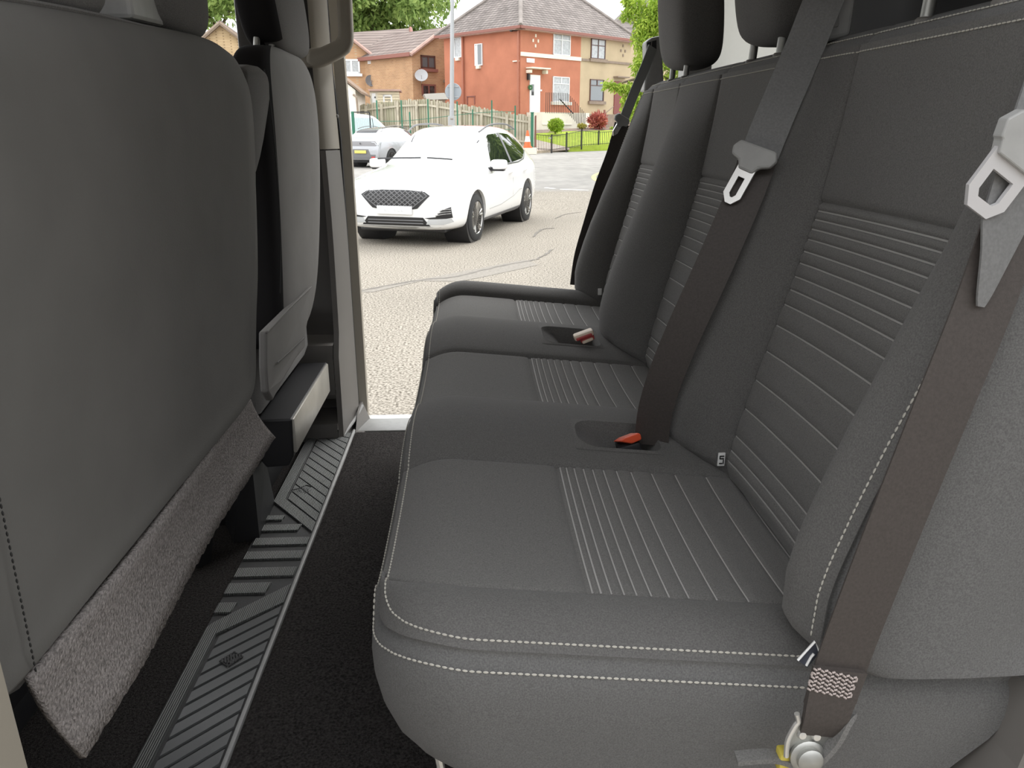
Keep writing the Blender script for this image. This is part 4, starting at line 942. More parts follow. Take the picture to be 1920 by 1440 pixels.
for px_, py_ in ((1168, 86), (1164, 95), (1172, 96), (1168, 104)):
    m = MB(); fr_.pbox(m, px_-.8, py_-2.5, px_+.8, py_+2.5, 0, .04); m.build('wall_ornament', TAUPE, bei, False)
m = MB(); fr_.pbox(m, 987, 109, 1001, 118, 0, .05); pq = m.build('name_plaque', WFR, red, False)
m = MB()
for i in range(3): fr_.pbox(m, 989, 110.8+i*2.2, 999, 111.6+i*2.2, .05, .056)
m.build('plaque_lettering', mat('pale_blue_print', (.45,.55,.65), .7), pq, False)
m = MB(); fr_.pbox(m, 986, 126, 1021, 131, 0, .45); fr_.pbox(m, 986.5, 131, 990, 137, 0, .3); fr_.pbox(m, 1016.5, 132, 1019.5, 139, 0, .3); m.build('door_canopy', CRM, red, False)
dz = fr_.hit(1000, 211)[1]
m = MB(); fr_.pbox(m, 993, 140, 1011, 211, .0, .06); dr = m.build('front_door', WFR, red, False)
m = MB(); a0, z0 = fr_.hit(995, 158); a1, z1 = fr_.hit(999.5, 179); c = fr_.pt((a0+a1)/2, (z0+z1)/2, .065); m.obox(c, U, fr_.n, (0,0,1), abs(a1-a0)/2, .01, abs(z1-z0)/2, .08); m.build('door_glass', GLASSD, dr)
m = MB(); fr_.pbox(m, 987.5, 138, 990, 150, .02, .14); m.build('wall_lamp', IRON, red, False)
m = MB(); fr_.pbox(m, 1012.5, 168, 1015.5, 171, 0, .03); m.build('house_number_plate', WFR, red, False)
m = MB(); c = fr_.pt(*fr_.hit(992, 164), .1); m.tube([c+Vector((0,0,.10)), c+Vector((.07,0,.04)), c+Vector((.07,0,-.05)), c+Vector((0,0,-.1)), c+Vector((-.07,0,-.04)), c+Vector((-.07,0,.05)), c+Vector((0,0,.1))], .05, 6); m.build('door_wreath', mat('wreath_green', (.05,.16,.06), .9), red)
m = MB(); fr_.pbox(m, 1152, 152, 1166, 214, .0, .05); m.build('front_door', mat('brown_red_door', (.20,.05,.04), .5), bei, False)
m = MB(); fr_.pbox(m, 1150, 143, 1172, 147, 0, .35); m.build('door_canopy', TAUPE, bei, False)
m = MB(); fr_.pbox(m, 1062, 213, 1184, 245, 0, .05); m.build('stone_plinth', TAUPE, bei, False)
def pipe(fac, parent, px0, py0, py1, o=.1, r=.05, mt=PIPEM):
    a, z0 = fac.hit(px0, py0); _, z1 = fac.hit(px0, py1); m = MB(); m.tube([fac.pt(a, z0, o), fac.pt(a, z1, o)], r, 8); m.build('drainpipe', mt, parent)
pipe(fl_, red, 974, 58, 214); pipe(fl_, red, 869, 66, 196, .1, .06); pipe(fr_, bei, 1092, 64, 70, .1, .05, TAUPE)
m = MB(); fl_.pbox(m, 963, 55, 973, 58, .05, .2); c = fl_.pt(*fl_.hit(966, 57), .2); m.lathe([(.0, .0), (.09, .02), (.09, .12), (0, .14)], c, fl_.n, 10); m.build('security_light', IRON, red)
m = MB(); fl_.pbox(m, 963, 114, 974, 115.3, 0, .08); m.build('wall_bracket', CRM, red, False)
m = MB(); fl_.pbox(m, 876, 180, 891, 181.5, 0, .04); fl_.pbox(m, 876, 181, 877.5, 196, 0, .04); fl_.pbox(m, 889.5, 181, 891, 196, 0, .04); m.build('meter_box_frame', DKRED, red, False)
# raised white steps and basement wall in front of the red house
stp = empty('entrance_steps', fr_.pt(.8, 0.6, .6), 'white painted entrance steps and landing below the white front door', 'steps')
a0 = fr_.hit(993, 211)[0]-.25; a1 = fr_.hit(1075, 216)[0]
m = MB(); fr_.box(m, a0, a1, .4, dz, .02, 1.15); m.build('landing_wall', CRM, stp, False)
m = MB(); fr_.box(m, a0, fr_.hit(1042, 216)[0], dz-.62, dz-.57, 1.12, 1.19); m.build('wall_band', WHR, stp, False)
m = MB(); fr_.box(m, a1, a1+.75, .4, dz-.35, .02, 1.0); m.build('corner_block', mat('orange_block', (.52,.27,.13), .9, nz=(6,.1,3)), stp, False)
n0 = 24
for i in range(n0):
    t = i/(n0-1); a = a0+.25+t*(fr_.hit(1061, 216)[0]-a0); top = dz+.95-.95*max(0, t-.55)/.45
    m = MB(); m.tube([fr_.pt(a, dz-.05-.9*max(0, t-.55)/.45, 1.16), fr_.pt(a, top, 1.16)], .016, 5); m.build('baluster', IRON, stp)
m = MB(); m.tube([fr_.pt(*fr_.hit(1015, 187), 1.3), fr_.pt(*fr_.hit(1040, 213), 1.3)], .03, 6); m.build('handrail', IRON, stp)

# ---- brick houses
fb0 = PY(772, 98, 47.); fbu = Fac((fb0.x, fb0.y), U); fbv = Fac((fb0.x, fb0.y), Vd); zb = fb0.z
aPk, zPk = fbu.hit(826.5, 61); Wg = 2*aPk; dB = fbv.hit(700, 106)[0]
hb = empty('house', gp(fb0.x, fb0.y), 'orange brick gabled house with brown window frames left of the red house', 'house')
wallbox('wall', fbu, 0, Wg, dB+1.5, .2, zb, BRK, hb)
m = MB(); m.prism([fbu.pt(0, zb), fbu.pt(Wg, zb), fbu.pt(aPk, zPk)], Vd*(dB+1.5)); m.build('gable_wall', BRK, hb, False)
m = MB()
for sgn in (0, 1):
    e = fbu.pt(-.3 if sgn == 0 else Wg+.3, zb-.2, .3); rdg = fbu.pt(aPk, zPk+.12, .3); dd = Vd*(dB+2.0)
    m.add([e, rdg, rdg+dd, e+dd, e+Vector((0,0,.14)), rdg+Vector((0,0,.14)), rdg+dd+Vector((0,0,.14)), e+dd+Vector((0,0,.14))], [(0,1,2,3), (4,7,6,5), (0,4,5,1), (1,5,6,2), (2,6,7,3), (3,7,4,0)])
m.build('roof', TILE, hb, False)
for sgn in (0, 1):
    m = MB(); e = fbu.pt(-.32 if sgn == 0 else Wg+.32, zb-.14, .32); rdg = fbu.pt(aPk, zPk+.18, .32); m.tube([e, rdg], .11, 6); m.build('bargeboard', PINKST, hb)
m = MB(); fbv.box(m, -.2, dB+1.5, zb-.22, zb-.02, .1, .34); m.build('eaves_board', DKRED, hb, False)
window(fbu, hb, (788, 104, 815, 129), BFR, P2, GLASSW, DKRED, bar=.09); window(fbu, hb, (790, 158, 816, 180), DKRED, P2, GLASSD, None, bar=.09)
def dish(parent, p, nrm, r, mt):
    m = MB(); m.lathe([(0, 0), (r*.5, .03), (r*.85, .09), (r, .13), (r*.98, .15), (r*.6, .08), (0, .04)], p, nrm, 20); d = m.build('satellite_dish', mt, parent)
    m = MB(); m.tube([Vector(p)+Vector((0,0,-r*.9)), Vector(p)+Vector(nrm)*.45+Vector((0,0,-r*.2))], .02, 5); m.build('dish_arm', mt, d)
DISH = mat('dish_grey', (.45,.46,.47), .5)
dish(hb, fbu.pt(*fbu.hit(783, 144), .35), fbu.n*.8+Vector((-.5,0,.3)), .37, DISH)
m = MB(); fbu.pbox(m, 831, 150, 833.5, 155, 0, .15); m.build('wall_vent', TAUPE, hb, False)
# house with the white window, gable toward the street
Uf = Vector((1, .06, 0)).normalized(); qa = PY(703, 109, 50.5); fa = Fac((qa.x, qa.y), -Uf)
aA, zA = fa.hit(627, 54); ha = empty('house', gp(qa.x-4, qa.y), 'orange brick house with white curtained window behind the white rendered building', 'house')
m = MB(); m.prism([fa.pt(0, .2), fa.pt(0, qa.z), fa.pt(aA, zA), fa.pt(2*aA, qa.z), fa.pt(2*aA, .2)], -fa.n*6); m.build('wall', BRK, ha, False)
m = MB()
for e, rd in ((fa.pt(-.25, qa.z-.25, .3), fa.pt(aA, zA+.1, .3)), (fa.pt(2*aA+.25, qa.z-.25, .3), fa.pt(aA, zA+.1, .3))):
    dd = -fa.n*6.5; up_ = Vector((0,0,.14)); m.add([e, rd, rd+dd, e+dd, e+up_, rd+up_, rd+dd+up_, e+dd+up_], [(0,1,2,3), (4,7,6,5), (0,4,5,1), (1,5,6,2), (2,6,7,3), (3,7,4,0)])
m.build('roof', TILE, ha, False)
for e in (-.27, 2*aA+.27):
    m = MB(); m.tube([fa.pt(e, qa.z-.15, .33), fa.pt(aA, zA+.2, .33)], .10, 6); m.build('bargeboard', PINKST, ha)
window(fa, ha, (675, 110, 642, 140), WFR, P2, CURT, None, bar=-.09) if False else None
class FacR(Fac): pass
fa2 = Fac((fa.pt(2*aA, 0).x, fa.pt(2*aA, 0).y), Uf); window(fa2, ha, (642, 111, 674, 138), WFR, P2, CURT, WFR, bar=.10)
m = MB(); fa2.pbox(m, 690, 114, 701, 121, 0, .5); m.build('white_box_vent', WFR, ha, False)
m = MB(); m.tube([fa2.pt(*fa2.hit(704, 112), .12), fa2.pt(*fa2.hit(706, 168), .12)], .07, 8); m.build('drainpipe', WFR, ha)
dish(ha, fa2.pt(*fa2.hit(695, 153), .4), fa2.n*.9+Vector((.3,0,.2)), .33, mat('dish_dark', (.2,.21,.23), .5))
# long tiled roof behind
r0 = PY(600, 65, 57.); r1 = PY(767, 53, 57.); e0_ = PY(600, 118, 52.5); e1_ = PY(776, 104, 52.5)
hd = empty('house', gp((r0.x+r1.x)/2, 54.), 'brick house behind with a long brown tiled roof under the trees', 'house')
m = MB(); d_ = Vector((0, 9, 0)); back_e0 = Vector((r0.x, 61.5, e0_.z)); back_e1 = Vector((r1.x, 61.5, e1_.z))
m.add([r0, r1, e1_, e0_, back_e0, back_e1], [(0,3,2,1), (0,1,5,4), (3,4,5,2)]); m.build('roof', TILE, hd, False)
m = MB(); m.prism([(r1.x-.1, 53, .3), (r1.x-.1, 53, e1_.z), (r1.x-.1, 57, r1.z-.15), (r1.x-.1, 61, e1_.z), (r1.x-.1, 61, .3)], (-.3, 0, 0)); m.build('wall', BRK, hd, False)
m = MB(); m.tube([r1+Vector((.1,0,0)), e1_+Vector((.1,0,0))], .12, 6); m.build('bargeboard', DKRED, hd)
m = MB(); m.tube([PY(745, 66, 55.5), PY(695, 103, 52.2)], .10, 6); m.build('valley_flashing', CRM, hd)
# yellow brick gable far left, seen through the driver's window
qg = PY(414, 47, 58.); fe = Fac((qg.x, qg.y), Vector((1, .12, 0))); sl_a, sl_z = fe.hit(452, 78)
he = empty('house', gp(qg.x, qg.y), 'yellow brick gable seen through the driver window', 'house')
m = MB(); m.prism([fe.pt(-6, .3), fe.pt(-6, qg.z-6*.78), fe.pt(0, qg.z), fe.pt(6, qg.z-6*.78), fe.pt(6, .3)], -fe.n*7); m.build('wall', BRKY, he, False)
m = MB()
for s_ in (-1, 1):
    e = fe.pt(6.4*s_, qg.z-6.4*.78, .3); rd = fe.pt(0, qg.z+.02, .3); dd = -fe.n*7.6; up_ = Vector((0,0,.25)); m.add([e, rd, rd+dd, e+dd, e+up_, rd+up_, rd+dd+up_, e+dd+up_], [(0,1,2,3), (4,7,6,5), (0,4,5,1), (1,5,6,2), (2,6,7,3), (3,7,4,0)])
m.build('roof', TILE, he, False)
m = MB(); m.tube([fe.pt(0, qg.z+.1, .35), fe.pt(6.4, qg.z-6.4*.78+.1, .35)], .13, 6); m.tube([fe.pt(0, qg.z+.1, .35), fe.pt(-6.4, qg.z-6.4*.78+.1, .35)], .13, 6); m.build('bargeboard', TAUPE, he)
# white rendered building at the left of the doorway
fwb = Fac((PY(668, 200, 39.).x, 39.), Vector((1, .04, 0))); a1, z1 = fwb.hit(678, 176); a0, z0 = fwb.hit(621, 131); slp = (z0-z1)/(a1-a0)
hw_ = empty('house', gp(fwb.p.x-3, 39.), 'white rendered low building with sloping brown verge beside the door pillar', 'building')
m = MB(); m.prism([fwb.pt(0, -.1), fwb.pt(0, z1+slp*a1-.05), fwb.pt(-2.2, z1+slp*(a1+2.2)-.05), fwb.pt(-4.4, z1+slp*a1-.05), fwb.pt(-4.4, -.1)], -fwb.n*5); m.build('wall', WHR, hw_, False)
m = MB()
for sgn in (1, -1):
    base = fwb.pt(-2.2, z1+slp*(a1+2.2), .15); e = fwb.pt(-2.2+sgn*(2.2+a1), z1, .15); dd = -fwb.n*5.3; up_ = Vector((0,0,.10)); m.add([e, base, base+dd, e+dd, e+up_, base+up_, base+dd+up_, e+dd+up_], [(0,1,2,3), (4,7,6,5), (0,4,5,1), (1,5,6,2), (2,6,7,3), (3,7,4,0)])
m.build('roof', mat('brown_verge', (.23,.16,.11), .8, nz=(4,.1,3)), hw_, False)
m = MB(); fwb.pbox(m, 632, 176, 638, 262, 0, .10); fwb.pbox(m, 629, 172, 641, 176, 0, .14); m.build('pilaster', CRM, hw_, False)
m = MB(); c = fwb.pt(*fwb.hit(663, 178), .0); m.tube([c, c+fwb.n*.3+Vector((.05,0,-.02)), c+fwb.n*.35+Vector((.16,0,-.12)), c+fwb.n*.1+Vector((.17,0,-.9))], .05, 6); m.build('downpipe', TAUPE, hw_)
# cream garden room
fcr = Fac((PY(693, 190, 44.).x, 44.), Vector((1, .05, 0))); hc = empty('garden_room', gp(fcr.p.x+.9, 44.), 'small cream clapboard garden room behind the timber fence', 'shed')
m = MB(); fcr.pbox(m, 693, 171, 749, 215, -2, 0); m.build('wall', CRM, hc, False)
for i in range(8): m = MB(); fcr.pbox(m, 708, 173+i*5, 748.5, 176.8+i*5, 0, .05); m.build('board', mat('cream_board', (.76,.68,.50), .8) if 'cream_board' not in MATS else MATS['cream_board'], hc, False)
m = MB(); fcr.pbox(m, 691, 167.5, 751, 171, -2.1, .2); m.build('flat_roof', PINKST, hc, False)
window(fcr, hc, (718, 178, 735, 206), WFR, P1, GLASSD, bar=.08)
m = MB(); fcr.pbox(m, 697, 175, 706, 214, 0, .05); d_ = m.build('door', WFR, hc, False)
m = MB(); fcr.pbox(m, 702, 181, 705, 184, .05, .07); m.build('door_pane', GLASSD, d_, False)
# shed roof by the sign
fsh = Fac((PY(800, 180, 43.).x, 43.), Vector((1, .1, 0))); hs = empty('garden_shed', gp(fsh.p.x, 43.), 'grey shed with pale sloping roof beside the round sign', 'shed')
m = MB(); m.prism([fsh.pt(*fsh.hit(795, 176)), fsh.pt(*fsh.hit(833, 174)), fsh.pt(*fsh.hit(841, 186)), fsh.pt(*fsh.hit(800, 187))], -fsh.n*1.8); m.build('roof', mat('shed_roof', (.55,.53,.49), .8), hs, False)
m = MB(); fsh.pbox(m, 798, 183, 836, 230, -1.7, -.1); m.build('wall', TAUPE, hs, False)

# ---- timber fence
WOODS = [mat('weathered_wood_%s' % n, c, .95, spec=.1, nz=(3,.2,4)) for n, c in (('grey', (.42,.38,.29)), ('green', (.37,.35,.25)), ('pale', (.52,.47,.37)))]
tf = empty('timber_fence', gp(PY(820, 200, 39).x, 39.), 'weathered vertical timber slat fence in front of the brick houses', 'fence')
fpix = [(660, 198, 41.), (710, 193, 40.5), (750, 188, 40.), (800, 186, 39.), (850, 194, 38.4), (905, 203, 37.7), (955, 212, 37.2), (1000, 219, 36.8)]
tops = [PY(*p) for p in fpix]
cum = [0]
for i in range(1, len(tops)): cum.append(cum[-1] + math.hypot(tops[i].x-tops[i-1].x, tops[i].y-tops[i-1].y))
def fence_at(t):
    i = max(k for k in range(len(cum)-1) if cum[k] <= t+1e-9); f = (t-cum[i])/(cum[i+1]-cum[i]); p = tops[i].lerp(tops[i+1], f); d = tops[i+1]-tops[i]; d.z = 0; return p, d.normalized()
t = 0; slat_me = {}
while t < cum[-1]:
    p, d = fence_at(t); zb_ = float(ground(p.x, p.y)); h = p.z-zb_+random.uniform(-.04, .05); n = Vector((d.y, -d.x, 0))
    key = random.randrange(3)
    if key not in slat_me:
        mm = MB(); mm.box(-.040, .040, -.009, .009, 0, 1); o = mk('slat', mm.V, mm.F, WOODS[key], None, False); slat_me[key] = o.data; bpy.data.objects.remove(o)
    o = bpy.data.objects.new('slat', slat_me[key]); COL.objects.link(o); o.parent = tf; o.location = Vector((p.x, p.y, zb_)) - n*(.03 if int(round(t/.07)) % 2 else 0) - ORG[tf.name]; o.scale = (1, 1, h); o.rotation_euler = (0, 0, math.atan2(d.y, d.x)); t += .07
for k in range(len(tops)-1):
    for frac in (.12, .62):
        a_, b_ = tops[k], tops[k+1]; d = (b_-a_); d.z = 0; d.normalize(); n = Vector((d.y, -d.x, 0)); n = n if n.y < 0 else -n
        ha_, hb_ = 1.75*frac, 1.75*frac
        m = MB(); m.prism([a_+n*.02+Vector((0,0,-ha_)), b_+n*.02+Vector((0,0,-hb_)), b_+n*.02+Vector((0,0,-hb_-.09)), a_+n*.02+Vector((0,0,-ha_-.09))], n*.05); m.build('rail', WOODS[2], tf, False)
for px_, pt_ in ((687, 196), (717, 192), (747, 190), (783, 189), (822, 189), (864, 196), (905, 204), (952, 210), (994, 216)):
    best = min(range(400), key=lambda i: abs((lambda q: (960+FPX*(q-CAM).dot(RT)/(q-CAM).dot(FW)))(fence_at(cum[-1]*i/400)[0])-px_)); p, d = fence_at(cum[-1]*best/400); n = Vector((d.y, -d.x, 0)); n = n if n.y < 0 else -n
    q = p+n*.10; zb_ = float(ground(q.x, q.y)); m = MB(); m.obox((q.x, q.y, (q.z-.08+zb_)/2), d, n, (0,0,1), .05, .05, (q.z-.08-zb_)/2); m.build('post', WOODS[2], tf, False)
# green wire fence in front
GREEN = mat('green_steel', (.03,.17,.10), .5); gf = empty('wire_fence', gp(PY(830, 220, 35.5).x, 35.5), 'green steel post and wire fence running in front of the timber fence', 'fence')
gpost = [(706, 188), (752, 188), (768, 210), (802, 186), (857, 190), (886, 205), (922, 188), (966, 198)]
prevp = None
for px_, pt_ in gpost:
    Yp = 38.6-(px_-700)*.0085; q = PY(px_, pt_, Yp); zb_ = float(ground(q.x, q.y)); m = MB(); m.obox((q.x, q.y, (q.z+zb_)/2), (1,0,0), (0,1,0), (0,0,1), .03, .03, (q.z-zb_)/2); m.build('post', GREEN, gf, False)
    if prevp is not None:
        for h in (1.0, 1.75):
            m = MB(); m.tube([Vector((prevp.x, prevp.y, float(ground(prevp.x, prevp.y))+h)), Vector((q.x, q.y, zb_+h))], .012, 4); m.build('wire', GREEN, gf)
    prevp = q
gp1 = empty('gate_post', gp(PY(998, 260, 35.8).x, 35.8), 'stout green steel gate post at the right end of the fence', 'post')
q = PY(998, 212, 35.8); zb_ = float(ground(q.x, q.y)); m = MB(); m.obox((q.x, q.y, (q.z+zb_)/2), (1,0,0), (0,1,0), (0,0,1), .06, .06, (q.z-zb_)/2, .01); m.build('post_shaft', GREEN, gp1, False)
m = MB(); m.obox((q.x, q.y, q.z+.02), (1,0,0), (0,1,0), (0,0,1), .075, .075, .02, .01); m.build('post_cap', GREEN, gp1, False)
m = MB(); m.obox((q.x+.16, q.y+.1, (q.z-.1+zb_)/2), (1,0,0), (0,1,0), (0,0,1), .03, .03, (q.z-.1-zb_)/2); m.build('hinge_post', DKRED, gp1, False)
# green framed mesh gate by the white building
q0 = PY(661, 209, 36.); q1 = PY(693, 211, 36.); b0_ = PY(663, 250, 36.); gg = empty('mesh_gate', gp(q0.x, 36.), 'green framed mesh gate beside the white rendered building', 'gate')
zb_ = float(ground(q0.x, 36.))
m = MB(); m.obox((q0.x, 36., (q0.z+zb_)/2), (1,0,0), (0,1,0), (0,0,1), .06, .06, (q0.z-zb_)/2); m.build('post', GREEN, gg, False)
m = MB(); m.obox((q1.x, 36., (q1.z+zb_)/2), (1,0,0), (0,1,0), (0,0,1), .025, .025, (q1.z-zb_)/2); m.build('upright', DARKP, gg, False)
m = MB(); m.obox(((q0.x+q1.x)/2, 36., q0.z-.03), (1,0,0), (0,1,0), (0,0,1), (q1.x-q0.x)/2, .02, .02); m.build('top_rail', DARKP, gg, False)
for i in range(1, 12): x = q0.x+(q1.x-q0.x)*i/12; m = MB(); m.tube([(x, 36., zb_+.1), (x, 36., q0.z)], .005, 4); m.build('mesh_bar', LGREY, gg)

# ---- lamp post with the round sign seen from behind
lpst = empty('lamp_post', gp(PY(847, 230, 29.).x, 29.), 'grey steel lamp post carrying the back of a round sign', 'lamp post')
pb_ = PY(847.5, 235, 29.); ptp = PY(850.5, -40, 29.); zb_ = float(ground(pb_.x, 29.)); GST = mat('galvanised_post', (.42,.43,.44), .55, metal=.4)
m = MB(); m.tube([(pb_.x-.02, 29., zb_), (pb_.x, 29., pb_.z+.3), (ptp.x, 29., ptp.z+1.5)], [.085, .08, .055], 14); m.build('shaft', GST, lpst)
q = PY(847, 226, 29.); m = MB(); m.obox((q.x-.01, 29., (q.z+.15+zb_)/2), (1,0,0), (0,1,0), (0,0,1), .12, .12, (q.z+.15-zb_)/2, .02); b_ = m.build('base_box', LGREY, lpst)
m = MB(); qq = PY(847, 223, 28.87); m.obox(qq, (1,0,0), (0,1,0), (0,0,1), .05, .004, .012); m.build('box_label', TAUPE, b_, False)
sc_ = PY(849.5, 171.5, 28.9); m = MB(); m.lathe([(.0, -.012), (.285, -.012), (.29, 0), (.285, .012), (0, .012)], sc_+Vector((0,.22,0)), (0, -1, .0), 36); sg = m.build('sign_back', mat('sign_grey', (.34,.37,.40), .45, metal=.3), lpst)
for dz_ in (.17, -.17): m = MB(); m.obox(sc_+Vector((0,.19,dz_)), (1,0,0), (0,1,0), (0,0,1), .20, .012, .018); m.build('sign_channel', GST, sg, False)

# ---- garden: lawn, path, railings, plants
GRASS = mat('lawn_grass', (.42,.54,.08), .95, spec=.1, nz=(3,.15,4), bump=(60,.8,.05)); PATHM = mat('pinkish_path', (.50,.41,.35), .95, nz=(3,.12,4)); KERB = mat('kerb_stone', (.50,.42,.32), .9, nz=(4,.15,4)); SOIL = mat('soil_bed', (.26,.20,.16), 1., nz=(8,.25,4), bump=(30,.8,.04))
def sheet(name, pix, mt, label, cat, th=.05):
    P_ = [PY(*p) for p in pix]; m = MB(); m.prism([p-Vector((0,0,th)) for p in P_], (0,0,th)); return tag(m.build(name, mt, None, False), label, cat)
kz = lambda px_, py_, Y: PY(px_, py_, Y)
sheet('garden_path', [(1003, 284, 36.2), (1068, 279, 36.9), (1066, 276, 37.0), (1004, 260, 39.5)], PATHM, 'pinkish paved path leading to the front gate', 'path')
lw = sheet('lawn', [(1004, 261, 39.3), (1066, 276, 36.95), (1155, 269, 38.2), (1190, 266, 38.9), (1190, 243, 42.5), (1110, 245, 41.6), (1065, 246, 41.2), (1004, 250, 40.6)], GRASS, 'bright green front lawn behind the black railings', 'lawn', .3)
sheet('soil_bed', [(1002, 250, 40.55), (1065, 246, 41.2), (1110, 244.5, 41.6), (1190, 242.5, 42.5), (1190, 238, 43.2), (1065, 241, 41.9), (1002, 244, 41.2)], SOIL, 'brown soil bed along the foot of the houses', 'flower bed', .3)
kp = [(992, 289), (1030, 286), (1068, 283), (1110, 279), (1160, 274)]
kpts = [PG(*p) for p in kp]
m = MB()
for i in range(len(kpts)-1):
    a_, b_ = kpts[i], kpts[i+1]; m.prism([a_, b_, b_+Vector((.1,.6,.0)), a_+Vector((.1,.6,0))], (0,0,.11))
tag(m.build('kerb', KERB, None, False), 'sandy stone kerb at the foot of the garden railings', 'kerb')
rl = empty('garden_railing', PG(1060, 284), 'low black iron railing and gate around the lawn', 'railing')
rp = [(1003.5, 283, 218, 36.2), (1034, 284.5, 252, 36.0), (1062, 281, 248, 36.5), (1090, 276, 242, 37.3), (1122, 274, 245, 37.8), (1157, 271, 243, 38.4), (1190, 268, 240, 39.0)]
base = [PY(p[0], p[1], p[3]) for p in rp]; topz = [PY(p[0], max(p[2], 242), p[3]).z for p in rp]
for i, p in enumerate(rp):
    m = MB(); tz = PY(p[0], p[2], p[3]).z; m.obox((base[i].x, base[i].y, (base[i].z-.1+tz)/2), (1,0,0), (0,1,0), (0,0,1), .035, .035, (tz-base[i].z+.1)/2); m.build('post', IRON, rl, False)
for i in range(len(rp)-1):
    a_, b_ = base[i], base[i+1]; za, zb2 = PY(rp[i][0], 252 if i == 0 else rp[i][2]+3, rp[i][3]).z, PY(rp[i+1][0], rp[i+1][2]+3, rp[i+1][3]).z
    m = MB(); m.tube([(a_.x, a_.y, za), (b_.x, b_.y, zb2)], .014, 5); m.build('top_rail', IRON, rl)
    m = MB(); m.tube([(a_.x, a_.y, a_.z+.10), (b_.x, b_.y, b_.z+.10)], .012, 5); m.build('bottom_rail', IRON, rl)
    for k in range(1, 10):
        t = k/10; q = a_.lerp(b_, t); zt_ = za+(zb2-za)*t; m = MB(); m.tube([(q.x, q.y, q.z+.03), (q.x, q.y, zt_)], .012, 4); m.build('bar', IRON, rl)
q = PY(1031, 259, 35.95); m = MB(); m.obox(q, (1,0,0), (0,1,0), (0,0,1), .06, .03, .025); m.build('gate_latch', LGREY, rl, False)
# second stair rail at the beige house
m = MB(); m.tube([PY(1150, 200, 44.5), PY(1134, 213, 44.0)], .03, 6); m.build('handrail', TAUPE, bei)
m = MB(); m.tube([PY(1133.5, 206, 44.0), PY(1133.5, 216, 44.0)], .06, 6); m.build('newel', DKRED, bei)

# ---- foliage
def leafmat(name, c1, c2):
    m = mat(name, c1, .6, spec=.3); nt = m.node_tree; b = nt.nodes['Principled BSDF']; g = nt.nodes.new('ShaderNodeNewGeometry')
    r = nt.nodes.new('ShaderNodeValToRGB'); r.color_ramp.elements[0].color = (*c1, 1); r.color_ramp.elements[1].color = (*c2, 1); nt.links.new(g.outputs['Random Per Island'], r.inputs[0]); nt.links.new(r.outputs[0], b.inputs['Base Color'])
    t = nt.nodes.new('ShaderNodeBsdfTranslucent'); nt.links.new(r.outputs[0], t.inputs[0]); mx = nt.nodes.new('ShaderNodeMixShader'); mx.inputs[0].default_value = .35
    nt.links.new(b.outputs[0], mx.inputs[1]); nt.links.new(t.outputs[0], mx.inputs[2]); nt.links.new(mx.outputs[0], nt.nodes['Material Output'].inputs[0]); return m
def leaves(name, blobs, n, size, mt, parent, asp=.45, droop=.3):
    # blobs: (centre, radii, weight)
    tot = sum(b[2] for b in blobs); V = []; F = []
    for c, r, wt in blobs:
        k = int(n*wt/tot); d = np.random.normal(size=(k, 3)); d /= np.linalg.norm(d, axis=1)[:, None]; rad = np.random.rand(k)**.4
        pos = np.array(c) + d*rad[:, None]*np.array(r)
        ax = np.random.normal(size=(k, 3)); ax[:,2] -= droop*2; ax /= np.linalg.norm(ax, axis=1)[:, None]
        sd = np.cross(ax, np.random.normal(size=(k, 3))); sd /= np.linalg.norm(sd, axis=1)[:, None]; nn = np.cross(ax, sd)
        L = size*(.7+.6*np.random.rand(k))[:, None]; W = L*asp/2
        base_ = len(V); q = np.stack([pos, pos+ax*L*.5+sd*W+nn*L*.06, pos+ax*L, pos+ax*L*.5-sd*W+nn*L*.06], 1).reshape(-1, 3)
        V += q.tolist(); F += [(base_+4*i, base_+4*i+1, base_+4*i+2, base_+4*i+3) for i in range(k)]
    return mk(name, V, F, mt, parent, False, kind='stuff')
def clusters(c, r, n, cr):
    out_ = []
    for _ in range(n):
        d = np.random.normal(size=3); d /= np.linalg.norm(d); d *= np.random.rand()**.45; s_ = random.uniform(.6, 1.2)
        out_.append((np.array(c)+d*np.array(r), np.array([cr, cr, cr*.7])*s_, s_))
    return out_
BARK = mat('tree_bark', (.16,.12,.09), .95, nz=(6,.25,4), bump=(12,.8,.03))
LB = leafmat('broad_leaves', (.13,.22,.05), (.40,.52,.16)); LY = leafmat('lime_leaves', (.20,.34,.03), (.50,.62,.10)); LBU = leafmat('bush_leaves', (.20,.32,.03), (.42,.55,.08)); LR = leafmat('red_leaves', (.30,.05,.04), (.60,.22,.18)); LYG = leafmat('gold_leaves', (.32,.30,.05), (.50,.45,.12))
def trunk(parent, base_, top_, r, br=()):
    m = MB(); m.tube(spline([base_, Vector(base_).lerp(Vector(top_), .5)+Vector((.15, .1, 0)), top_], 5), [r*(1-.5*i/10) for i in range(11)], 10); t_ = m.build('trunk', BARK, parent)
    for a_, b_ in br: m = MB(); m.tube(spline([a_, Vector(a_).lerp(Vector(b_), .5)+Vector((0,0,.2)), b_], 4), [r*.4*(1-.8*i/8)+.01 for i in range(9)], 7); m.build('branch', BARK, parent)
def tree(label, px_, py_, Y, rpx, rpz, n, size, lm, ncl, crs, extra=None):
    c = PY(px_, py_, Y); rx = rpx/FPX*Y; rz = rpz/FPX*Y
    e = empty('tree', gp(c.x, Y), label, 'tree'); bl = clusters(c, (rx, rx*.8, rz), ncl, crs)
    if extra: bl += extra
    leaves('foliage', bl, n, size, lm, e)
    trunk(e, gp(c.x, Y), (c.x, Y, c.z), .35, [((c.x, Y, c.z-rz*.6), (c.x+rx*.6*s_, Y+.5, c.z+rz*.2)) for s_ in (-1, 1)])
    return e
